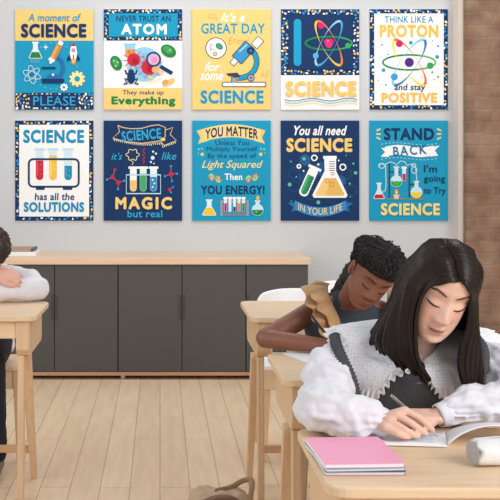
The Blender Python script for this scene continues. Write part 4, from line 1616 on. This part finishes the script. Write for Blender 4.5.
def lace_material():
    m = mat('eyelet_lace', (243, 242, 246), 0.9, 0.01, 6, sheen=.2)
    nt = m.node_tree
    b = nt.nodes['Principled BSDF']
    at = nt.nodes.new('ShaderNodeTexCoord')
    vo = nt.nodes.new('ShaderNodeTexVoronoi')
    vo.inputs['Scale'].default_value = 120
    vo.inputs['Randomness'].default_value = .35
    nt.links.new(at.outputs['Object'], vo.inputs['Vector'])
    lt = nt.nodes.new('ShaderNodeMath')
    lt.operation = 'LESS_THAN'
    lt.inputs[1].default_value = .25
    nt.links.new(vo.outputs['Distance'], lt.inputs[0])
    mx = nt.nodes.new('ShaderNodeMix')
    mx.data_type = 'RGBA'
    src = b.inputs['Base Color'].links[0].from_socket
    nt.links.new(lt.outputs['Value'], mx.inputs['Factor'])
    nt.links.new(src, mx.inputs['A'])
    mx.inputs['B'].default_value = (*s2l((208, 209, 217)), 1)
    nt.links.new(mx.outputs['Result'], b.inputs['Base Color'])
    bp = nt.nodes.new('ShaderNodeBump')
    bp.inputs['Strength'].default_value = .12
    bp.inputs['Distance'].default_value = .0004
    nt.links.new(vo.outputs['Distance'], bp.inputs['Height'])
    nt.links.new(bp.outputs['Normal'], b.inputs['Normal'])
    return m


mb = MB(); mb.grid(rows)
col = mb.build('collar', lace_material(), None, smooth=True, solid=.0016)
col.data.transform(Matrix.Translation(-girl.location))
col.parent = girl
# cotton yoke of the blouse under the collar, up to the neck
mb = MB()
mb.tube([(.643, 2.745, .845), (.643, 2.738, .868), (.645, 2.728, .895), (.648, 2.715, .925)], [.115, .092, .066, .056], 28, round_ends=False)
cloth('blouse_yoke', mb, WHITECLOTH, girl)

# long hair: one sheet from the parting round the back, strands on top of it
GUIDES = [
    [(457, 281, 2.502), (441, 282, 2.505), (426, 292, 2.515), (419, 312, 2.535), (417, 338, 2.545), (419, 360, 2.555), (430, 381, 2.575)],
    [(456, 271, 2.490), (436, 271, 2.497), (417, 286, 2.520), (409, 310, 2.545), (408, 336, 2.555), (412, 356, 2.565), (423, 377, 2.580)],
    [(454, 260, 2.495), (430, 259, 2.508), (409, 276, 2.540), (401, 305, 2.565), (396, 331, 2.580), (397, 352, 2.590), (408, 370, 2.600)],
    [(448, 249, 2.530), (427, 251, 2.545), (408, 268, 2.575), (397, 300, 2.600), (386, 326, 2.620), (382, 344, 2.630), (390, 358, 2.640)],
    [(443, 246, 2.590), (424, 249, 2.600), (405, 265, 2.620), (395, 296, 2.650), (382, 321, 2.670), (374, 335, 2.690), (371, 343, 2.700)],
    [(441, 248, 2.650), (424, 252, 2.670), (406, 268, 2.690), (394, 300, 2.715), (385, 322, 2.745), (378, 334, 2.775), (372, 340, 2.800)],
    [(442, 252, 2.690), (438, 262, 2.720), (430, 282, 2.745), (424, 310, 2.765), (420, 335, 2.800), (417, 355, 2.835), (415, 375, 2.850)],
    [(441, 248, 2.650), (454, 258, 2.690), (463, 280, 2.715), (466, 310, 2.735), (468, 335, 2.770), (468, 355, 2.800), (468, 370, 2.810)],
    [(443, 246, 2.590), (460, 258, 2.620), (472, 286, 2.650), (475, 315, 2.665), (477, 342, 2.680), (480, 362, 2.690), (480, 376, 2.690)],
    [(448, 249, 2.530), (464, 262, 2.560), (474, 290, 2.590), (476, 320, 2.605), (478, 347, 2.615), (482, 370, 2.620), (479, 388, 2.615)],
    [(454, 260, 2.498), (467, 272, 2.520), (475, 298, 2.550), (475, 325, 2.570), (477, 350, 2.580), (476, 372, 2.585), (473, 392, 2.585)],
    [(456, 271, 2.490), (468, 282, 2.506), (474, 304, 2.530), (474, 328, 2.550), (470, 350, 2.560), (468, 372, 2.568), (470, 394, 2.572)],
    [(457, 281, 2.502), (465, 290, 2.508), (470, 306, 2.522), (468, 328, 2.545), (461, 348, 2.556), (460, 368, 2.565), (467, 391, 2.570)],
]
NT = 26
G = [spline([P(*q) for q in g], NT) for g in GUIDES]
NS = 420
cols = [spline([g[j] for g in G], NS) for j in range(NT)]
hmb = MB(); hmb.loft([[M1 @ p for p in r] for r in head_rows(G1O, 60, 70)])
HB = BVHTree.FromPolygons([Vector(p) for p in hmb.v], hmb.f)
HC = M1 @ Vector((0, 0, -.01))
Minv = M1.inverted()
rg = random.Random(4)
clump = [rg.uniform(-1, 1) for _ in range(NS + 40)]
clump = np.convolve(clump, [.2, .6, .2], 'same')
rows = []
for i in range(NS):
    row = []
    for j in range(NT):
        p = cols[j][i]
        t = j / (NT - 1)
        c = Vector((HC.x, HC.y, max(min(p.z, HC.z + .1), HC.z - .3)))
        outv = (p - c).normalized()
        amp = .0002 + .0044 * max(0, t - .12)
        d = amp * clump[i] + (.0003 + .0042 * t) * math.sin(i * .23 + 2 * math.sin(i * .05) + t * 2.0)
        q = p + outv * d
        # keep off the scalp
        h = HB.find_nearest(q)
        if h[0] is not None and h[3] < .05:
            n = (h[0] - HC).normalized()
            n = h[1] if h[1].dot(n) > 0 else -h[1]
            gap = (q - h[0]).dot(n)
            want = .0075 if t > .04 else .004
            if gap < want:
                q = q + n * (want - gap)
        if j == NT - 1:
            q += Vector((0, 0, -.006 * clump[i]))
        row.append(q)
    rows.append(row)
mb = MB(); mb.grid(rows)
nsheet = len(mb.v)
tint = []
for i in range(NS):
    k = .92 + .10 * clump[i]
    tint += [k] * NT
for s in range(760):
    x = rg.uniform(1, NS - 2)
    i = int(x)
    lift, drift = rg.uniform(.0005, .0035), rg.uniform(-5, 5)
    t0, t1 = rg.uniform(0.0, .02), rg.uniform(.9, 1.03)
    pts = []
    for k in range(15):
        t = (t0 + (t1 - t0) * k / 14) * (NT - 1)
        j = min(int(t), NT - 2)
        ii = int(min(max(i + drift * t / NT, 0), NS - 1))
        p = rows[ii][j].lerp(rows[ii][j + 1], t - j)
        c = Vector((HC.x, HC.y, max(min(p.z, HC.z + .1), HC.z - .3)))
        pts.append(p + (p - c).normalized() * lift * min(1, .12 + t / NT * 1.6))
    n0 = len(mb.v)
    mb.tube(pts, lerp_list([.0009, .0012, .0016, .0014, .0005], 15), 5, round_ends=False)
    k = rg.uniform(.75, 1.3)
    tint += [k] * (len(mb.v) - n0)
hair = mb.build('hair', BROWN_HAIR, None, smooth=True)
base = np.array(s2l((32, 20, 15)))
tv = np.array(tint)
cc = np.ones((len(tv), 4), np.float32)
cc[:, :3] = base[None, :] * tv[:, None]
at = hair.data.color_attributes.new('Col', 'FLOAT_COLOR', 'POINT')
at.data.foreach_set('color', cc.ravel())
hair.data.transform(Matrix.Translation(-girl.location))
hair.parent = girl
hm = hair.modifiers.new('solid', 'SOLIDIFY'); hm.thickness = .004; hm.offset = -1
trousers(girl, [(.58, 2.88, .535), (.72, 2.88, .535)], [(.56, 2.56, .510), (.74, 2.56, .510)], [(.56, 2.60, .09), (.74, 2.60, .09)], (.076, .058, .045), mat('dark_trousers', (44, 45, 52), .85, .05))
shoes(girl, [(.56, 2.60, 0), (.74, 2.60, 0)], mat('black_leather', (30, 29, 30), .4))

# ------------------------------------------------------------------ girl in the dark dress
G2O = {'crown': .80, 'back': .86, 'nose': .019, 'ala': .0095, 'nosew': 1.2, 'lipw': .019, 'lip': 1.45, 'cheek': .0045}
G2L = Vector((0.69, 4.0, 0))
M2 = head_matrix((0.722, 3.615, .998), 36, 27, -2, 1.0)
SK2 = (132, 84, 66)
SP2 = [(.69, 3.97, .50), (.69, 3.95, .58), (.69, 3.90, .69), (.68, 3.84, .785), (.675, 3.80, .835), (.672, 3.78, .865), (.672, 3.765, .885)]
A2, B2 = [.145, .135, .138, .152, .150, .115, .055], [.10, .095, .095, .10, .09, .07, .048]
RW2 = Vector((.568, 3.592, .757))
body = MB()
body.loft(body_rings(SP2, A2, B2))
body.loft([[M2 @ p for p in r] for r in head_rows(G2O)])
body.tube([(.672, 3.79, .85), (.675, 3.75, .90), M2 @ Vector((0, -.05, -.03)), M2 @ Vector((0, 0, -.02))], [.055, .046, .046, .05], 18)
body.tube([(.545, 3.80, .842), (.61, 3.80, .858), (.672, 3.79, .865), (.735, 3.80, .858), (.81, 3.80, .84)], [.038, .045, .048, .045, .038], 14)
body.tube([(.545, 3.80, .845), (.455, 3.765, .80), (.368, 3.715, .765)], [.040, .038, .033], 14)
body.tube([(.368, 3.715, .762), (.46, 3.655, .758), RW2], [.034, .031, .021], 14)
body.tube([(.81, 3.80, .84), (.87, 3.73, .80), (.90, 3.63, .765)], [.038, .036, .032], 14)
body.tube([(.90, 3.63, .765), (.83, 3.56, .755), (.765, 3.52, .752)], [.032, .028, .02], 14)
for s in (-1, 1):
    body.tube([(.69 + s * .075, 3.97, .525), (.69 + s * .085, 3.75, .515), (.69 + s * .09, 3.65, .50)], [.046, .044, .040], 14)
    body.tube([(.69 + s * .09, 3.65, .50), (.69 + s * .09, 3.68, .30), (.69 + s * .09, 3.70, .07)], [.040, .034, .026], 14)
hand(body, RW2, (1, -.22, .0), (-.1, -.9, .6), -1, .92, (.45, .75, .45), 0, .9)
hand(body, (.765, 3.52, .752), (-1, -.35, -.02), (0, .1, 1), 1, .92, (.05, .12, .12))
for s in (-1, 1):
    ear(body, M2, s)
me = remeshed(body, .0032, 3, .45)
rest_on(me, 3.16, 3.675, .7255)
skin_colours(me, M2, SK2, (140, 74, 70), (138, 82, 66), G2O)
girl2 = link_mesh('person', me, mat('brown_skin', SK2, .45, .02, 30, attr='Col', spec=.45), None, G2L)
tag(girl2, 'girl with tied-back black hair in dark dress with tan shoulder ruffles', 'person')
BLACK_HAIR = mat('black_curly_hair', (34, 30, 32), .6, .15, 60, bump=.9, bscale=90, spec=.4)
face_hair(M2, G2O, girl2, mat('black_brow', (50, 32, 28), .7), LASH, 1.0)


def line2(phi):
    a = abs(math.degrees(phi))
    return .004 * noise.noise(Vector((phi * 7, 0, 3))) + float(np.interp(a, [0, 30, 55, 75, 95, 110, 140, 180], [.052, .050, .043, .028, .014, -.030, -.055, -.06]))


hair_cap(M2, line2, lambda phi, v: .014 + .018 * abs(math.sin(phi)) * max(0, min(1, (.11 - v) / .05)) + .006 * max(0, -math.cos(phi)), .009, 26, 2, girl2, BLACK_HAIR, locks=900, lift=.008, curl=.0022, crown=.80, back=.86)
mb = MB()
pb = M2 @ Vector((0, -.045, -.085))
mb.tube([pb + Vector((.01, -.03, .02)), pb + Vector((-.02, .02, -.015)), P(345, 287, 3.80), P(338, 296, 3.86), P(335, 306, 3.90)], [.030, .036, .036, .030, .014], 18)
me = remeshed(mb, .006, 2)
wrinkle(me, lambda p: .008 * noise.fractal(p * 40, .9, 2, 3))
link_mesh('ponytail', me, BLACK_HAIR, girl2)
mb = MB()
mb.loft(body_rings(SP2, A2, B2, 36, .010, m=30))
mb.tube([(.672, 3.79, .868), (.673, 3.775, .893), (.674, 3.76, .906)], [.078, .060, .053], 24, round_ends=False)
cloth('dress', mb, mat('slate_cotton', (62, 70, 80), .9, .06, 20, bump=.15), girl2)
TAN = mat('tan_cotton', (190, 148, 104), .9, .06, 14, bump=.15, sheen=.1)


def ruffle(seam, rim, dseam, drim, waves, seed):
    n, m = 90, 12
    S = spline([P(px, py, d) for (px, py), d in zip(seam, dseam)], n)
    R = spline([P(px, py, d) for (px, py), d in zip(rim, drim)], n)
    rows = []
    for i in range(n):
        u = i / (n - 1)
        row = []
        for j in range(m + 1):
            t = j / m
            p = S[i].lerp(R[i], t)
            ph = waves * u * 2 * math.pi + .8 * math.sin(u * 9 + seed)
            p += Vector((.15, -1, .25)).normalized() * (.026 * math.sin(math.pi * t * .62) + .016 * t * math.sin(ph))
            p += (R[i] - S[i]).normalized() * .008 * t * math.sin(ph * 1.0 + 1.2)
            row.append(p)
        rows.append(row)
    b = MB(); b.grid(rows)
    return cloth('ruffle', b, TAN, girl2, solid=.0022)


ruffle([(330, 284), (326, 288), (327, 296), (333, 306), (338, 318), (340, 332)], [(316, 282), (301, 288), (303, 300), (309, 312), (315, 328), (328, 342)],
       [3.86, 3.80, 3.75, 3.72, 3.70, 3.72], [3.88, 3.79, 3.73, 3.69, 3.66, 3.66], 4.3, 0)
ruffle([(328, 285), (328, 290), (330, 298), (334, 307), (339, 318), (341, 328)], [(312, 287), (309, 291), (312, 302), (319, 313), (328, 326), (337, 334)],
       [3.85, 3.79, 3.73, 3.70, 3.685, 3.69], [3.85, 3.76, 3.69, 3.66, 3.64, 3.645], 3.4, 2)
ruffle([(384, 285), (387, 292), (387, 300), (385, 310), (382, 322), (380, 330)], [(402, 286), (408, 296), (407, 306), (402, 318), (396, 330), (388, 340)],
       [3.84, 3.78, 3.74, 3.72, 3.71, 3.72], [3.86, 3.77, 3.70, 3.67, 3.66, 3.68], 3.8, 1)
trousers(girl2, [(.62, 3.95, .535), (.76, 3.95, .535)], [(.60, 3.66, .510), (.78, 3.66, .510)], [(.60, 3.70, .09), (.78, 3.70, .09)], (.074, .056, .044), mat('slate_leggings', (58, 62, 72), .85, .05), 'leggings')
shoes(girl2, [(.60, 3.70, 0), (.78, 3.70, 0)], mat('brown_leather', (92, 62, 48), .45))

# ------------------------------------------------------------------ boy resting on his folded arms
BO = {'nose': .018, 'ala': .007, 'lipw': .018}
BL = Vector((-.86, 5.12, 0))
MBY = head_matrix((-.788, 4.885, .965), 42, 10, 6, 1.02)
SKB = (226, 176, 156)
SPB = [(-.86, 5.12, .50), (-.86, 5.11, .58), (-.86, 5.08, .70), (-.86, 5.03, .80), (-.855, 5.0, .86), (-.85, 4.98, .895), (-.85, 4.965, .915)]
AB, BB = [.15, .14, .145, .16, .16, .12, .06], [.105, .10, .10, .105, .095, .075, .05]
RWB, LWB = Vector((-.645, 4.80, .855)), Vector((-1.00, 4.80, .83))
body = MB()
body.loft(body_rings(SPB, AB, BB))
body.loft([[MBY @ p for p in r] for r in head_rows(BO, 90, 100)])
body.tube([(-.85, 4.99, .87), (-.845, 4.95, .93), MBY @ Vector((0, -.05, -.03)), MBY @ Vector((0, 0, -.02))], [.058, .05, .05, .05], 16)
body.tube([(-.70, 5.0, .865), (-.78, 5.0, .885), (-.85, 4.99, .89), (-.93, 5.0, .885), (-1.0, 5.0, .865)], [.04, .045, .05, .045, .04], 14)
body.tube([(-.70, 5.0, .865), (-.60, 4.95, .84), (-.545, 4.86, .812)], [.042, .038, .034], 14)
body.tube([(-.545, 4.86, .812), (-.70, 4.815, .806), (-.80, 4.80, .80)], [.034, .03, .024], 14)
body.tube([(-1.0, 5.0, .865), (-1.08, 4.93, .84), (-1.10, 4.84, .81)], [.042, .038, .034], 14)
body.tube([(-1.10, 4.84, .81), (-.92, 4.80, .83), P(-5, 274, 4.79)], [.034, .03, .024], 14)
hand(body, P(-5, 274, 4.79), (1, -.10, -.06), (.25, -.75, .7), 1, 1.05, (.5, .75, .5), .25, .5)
hand(body, (-.80, 4.80, .803), (-1, 0, .05), (0, -.3, 1), -1, .95, (.06, .12, .12))
for s in (-1, 1):
    body.tube([(-.86 + s * .08, 5.12, .525), (-.86 + s * .10, 4.85, .515), (-.86 + s * .11, 4.74, .50)], [.046, .044, .040], 14)
    body.tube([(-.86 + s * .11, 4.74, .50), (-.86 + s * .12, 4.74, .30), (-.86 + s * .13, 4.76, .07)], [.040, .034, .026], 14)
    ear(body, MBY, s)
me = remeshed(body, .0042, 3, .45)
skin_colours(me, MBY, SKB, (190, 110, 104), (224, 150, 134), BO)
boy = link_mesh('person', me, mat('rosy_skin', SKB, .5, .02, 30, attr='Col', spec=.3), None, BL)
tag(boy, 'boy in white shirt and dark trousers resting on his folded arms', 'person')
face_hair(MBY, BO, boy, mat('boy_brow', (70, 52, 44), .7), LASH)
hair_cap(MBY, lambda phi: float(np.interp(abs(math.degrees(phi)), [0, 40, 70, 95, 110, 180], [.035, .03, .01, -.005, -.04, -.06])), lambda phi, v: .022, .012, 30, 5, boy,
         mat('short_brown_hair', (74, 60, 54), .6, .2, 80, bump=.8, bscale=120))
mb = MB()
mb.loft(body_rings(SPB, AB, BB, 32, .014, m=26)[:-2])
mb.tube([(-.70, 5.0, .865), (-.61, 4.95, .845), (-.556, 4.865, .822)], [.052, .058, .054], 18)
mb.tube([(-.556, 4.855, .82), (-.66, 4.82, .815), (-.76, 4.805, .805)], [.054, .050, .042], 18)
mb.tube([(-1.0, 5.0, .865), (-1.08, 4.93, .845), (-1.10, 4.84, .82)], [.052, .058, .054], 18)
mb.tube([(-1.10, 4.84, .818), (-.94, 4.805, .835), (-.86, 4.80, .845)], [.054, .05, .036], 18)
me = remeshed(mb, .008, 4)
wrinkle(me, lambda p: .007 * noise.fractal(p * 14, .9, 2, 3))
for v in me.vertices:
    if v.co.y < 4.875 and v.co.z < .762 and v.co.z > .70:
        v.co.z = .762
link_mesh('shirt', me, WHITECLOTH, boy)
trousers(boy, [(-.93, 5.09, .540), (-.79, 5.09, .540)], [(-.97, 4.74, .512), (-.75, 4.74, .512)], [(-.985, 4.76, .09), (-.735, 4.76, .09)], (.08, .062, .05), mat('navy_denim', (38, 40, 50), .85, .08))
shoes(boy, [(-.985, 4.76, 0), (-.735, 4.76, 0)], mat('grey_suede', (120, 108, 104), .6))
# ------------------------------------------------------------------ things on the desks and the floor
PAPER = mat('writing_paper', (238, 238, 242), .75, .01)


def rotM(x, y, z, a):
    return Matrix.Translation((x, y, z)) @ Matrix.Rotation(a, 4, 'Z')


# stack of three thin notebooks
stack = [(.0, .0080, (75, 82, 92), (232, 236, 240), 'dark-edged thin notebook lowest in the stack beneath the pink one', -.03, .004, (205, 120, 140)),
         (.0082, .0070, (120, 150, 170), (232, 238, 242), 'blue-grey notebook between the pink one and the lowest one', .02, .0, (120, 150, 170)),
         (.0154, .0098, (246, 164, 196), (246, 242, 246), 'pink notebook topmost of the stack on the front desk', .0, .0, (246, 164, 196))]
for z, th_, cv, pg, lab, da, dx, under in stack:
    t = empty('notebook', (.408 + dx, 2.25, .7201 + z), lab, 'notebook', 'notebooks stacked on the front desk', .05 + da)
    for nm, a, c, mm, q in (('cover', 0, .0010, under, 0), ('pages', .0010, th_ - .0012, pg, .0025), ('cover', th_ - .0012, th_, cv, 0)):
        b = MB(); b.prism(rrect(-.0815 + q * 0, .0815 - q, -.109 + q, .109 - q, .003, 3), a, c)
        b.build(nm, mat('cover_%d_%d_%d' % mm, mm, .55, .02), t)

# open exercise book under the writing hand
t = empty('exercise_book', (.667, 2.44, .7203), 'open exercise book with one page curling up under the writing pen', 'book')
b = MB()
rows = []
for i in range(25):
    u = i / 24
    x = -.205 + .207 * u
    rows.append([Vector((x + .022 * v * 0 - .03 * (1 - v), -.078 + .02 * (1 - u) + v * .135, .0025 + .001 * math.sin(u * math.pi) * (1 - .3 * v))) for v in (0, .25, .5, .75, 1)])
b.grid(rows)
b.build('page', PAPER, t, smooth=True, solid=.003)
b = MB()
rows = []
for i in range(31):
    u = i / 30
    x = .003 + .19 * u
    z = .0045 + .043 * math.sin(min(1, u * 1.5) * math.pi / 2) - .012 * max(0, u - .6)
    x2 = .003 + .19 * (u ** 1.35)
    rows.append([Vector((x2 - .03 * (1 - v), -.078 + v * .130 + .012 * u, z * (1 - .45 * v))) for v in (0, .25, .5, .75, 1)])
b.grid(rows)
b.build('page', PAPER, t, smooth=True, solid=.0012)
for r in range(9):
    b = MB()
    y = -.05 + r * .0125
    L = .052 - .0016 * r
    pts = [Vector((-.028 - L * (k / 20) - .03 * (1 - (y + .078) / .135), y + .02 * ((k / 20) * .4), .0053)) for k in range(21)]
    b.tube(pts, .0004, 4, round_ends=False)
    o = b.build('ruled_line', mat('pale_blue_ink', (150, 190, 215), .7), t)

# pen in the writing hand
tip, top = P(438, 436.5, 2.452), P(391, 395, 2.449)
ax = (top - tip)
t = empty('pen', tip, 'slim silver and white pen held by the girl in the lace collar', 'pen')
L = ax.length
u = ax.normalized()
WHP = mat('pearl_plastic', (226, 226, 230), .3, .01)
b = MB(); b.tube([u * .012, u * .03, u * (L * .62)], [.0030, .0042, .0042], 14, round_ends=False); b.build('barrel', WHP, t, smooth=True)
b = MB(); b.tube([u * 0, u * .0119], [.0007, .0030], 12, round_ends=False); b.build('tip', STEEL, t, smooth=True)
b = MB(); b.tube([u * (L * .621), u * (L * .96), u * L], [.0043, .0041, .003], 14, round_ends=False); b.build('cap', mat('silver_cap', (170, 170, 176), .3, .02, metal=.7), t, smooth=True)
b = MB(); b.bar(u * (L * .70) + Vector((0, -.0055, .002)), u * (L * .97) + Vector((0, -.0055, .002)), .002, .0016); b.build('clip', STEEL, t)

# white pencil case
t = empty('pencil_case', (.655, 2.215, .7202), 'white soft pencil case with rounded end lying on the front desk', 'pencil case', None, .20)
b = MB()
n = 30
rings = []
for x, s in ((-.003, .25), (-.002, .7), (0, .93), (.004, 1.0), (.05, 1.03), (.10, 1.0), (.15, 1.02), (.185, 1.0), (.189, .93), (.191, .7), (.192, .25)):
    rings.append([Vector((x + .004 * math.sin(k), .029 * s * math.cos(2 * math.pi * k / n) * 1.12, .0275 + .0273 * s * math.copysign(abs(math.sin(2 * math.pi * k / n)) ** .9, math.sin(2 * math.pi * k / n)) + .0012 * math.sin(x * 90 + k))) for k in range(n)])
b.loft(rings)
b.build('body', mat('white_vinyl', (232, 233, 232), .45, .03, 25, bump=.25, bscale=40), t, smooth=True)
b = MB()
b.ell((-.0045, 0, .0275), (.0022, .0285, .0245))
b.build('end_panel', mat('grey_vinyl', (176, 170, 170), .5, .03), t, smooth=True)
b = MB(); b.tube([(.002, .006, .0545), (.05, .007, .0562), (.10, .006, .0552), (.15, .007, .0558), (.185, .006, .0545)], .0016, 8)
b.build('zip', mat('zip_grey', (205, 205, 206), .5), t, smooth=True)

# notebook and pencil of the second girl
b = MB(); b.prism([(0, -.1175), (.13, -.1175), (.13, .1175), (0, .1175)], 0, .004)
o = b.build('paper_pad', PAPER, bevel=.001)
o.location, o.rotation_euler = (.453, 3.527, .7203), (0, 0, .30)
tag(o, 'white writing pad beneath the forearm of the girl in the dark dress', 'paper')
tip, top = P(337, 349, 3.53), P(311, 315, 3.60)
t = empty('pencil', tip, 'black pencil held by the girl in the dark dress', 'pencil')
ax = top - tip; L = ax.length; u = ax.normalized()
b = MB(); b.tube([u * .018, u * L], .0042, 6, round_ends=False); b.build('shaft', mat('black_lacquer', (42, 42, 46), .35), t)
b = MB(); b.tube([u * 0, u * .0179], [.0006, .0040], 10, round_ends=False); b.build('sharpened_point', mat('bare_wood', (214, 178, 136), .6), t)

# canvas bag on the floor
t = empty('cloth_bag', (.24, 4.20, 0), 'slumped beige cloth bag on the floor beside the empty desk leg', 'bag', None, .15)
b = MB()
b.ell((0, 0, .045), (.125, .11, .05)); b.ell((-.05, .02, .055), (.07, .08, .045)); b.ell((.06, -.01, .05), (.06, .09, .045))
me = remeshed(b, .006, 4)
wrinkle(me, lambda p: .010 * noise.fractal(p * 18, .9, 2, 3))
for v in me.vertices:
    v.co.z = max(.001, v.co.z)
me.polygons.foreach_set('use_smooth', [True] * len(me.polygons))
o = bpy.data.objects.new('pouch', me); COL.objects.link(o); o.parent = t
me.materials.append(mat('beige_canvas', (196, 170, 142), .9, .05, 20, bump=.2))
b = MB()
pts = spline([(-.02, -.02, .095), (.04, 0, .10), (.09, .0, .125), (.118, -.02, .13), (.115, -.04, .10), (.10, -.07, .06)], 24)
for i in range(23):
    pass
b.tube(pts, .012, 10, flat=.3, up=(0, 1, 0.2))
b.build('strap', mat('tan_strap', (176, 146, 118), .85, .05), t, smooth=True)
b = MB(); b.tube(spline([(-.09, -.085, .07), (-.04, -.10, .092), (.02, -.10, .088), (.06, -.10, .06)], 12), .022, 12, flat=.45)
b.build('flap', mat('brown_leather_flap', (128, 98, 78), .6, .05), t, smooth=True)
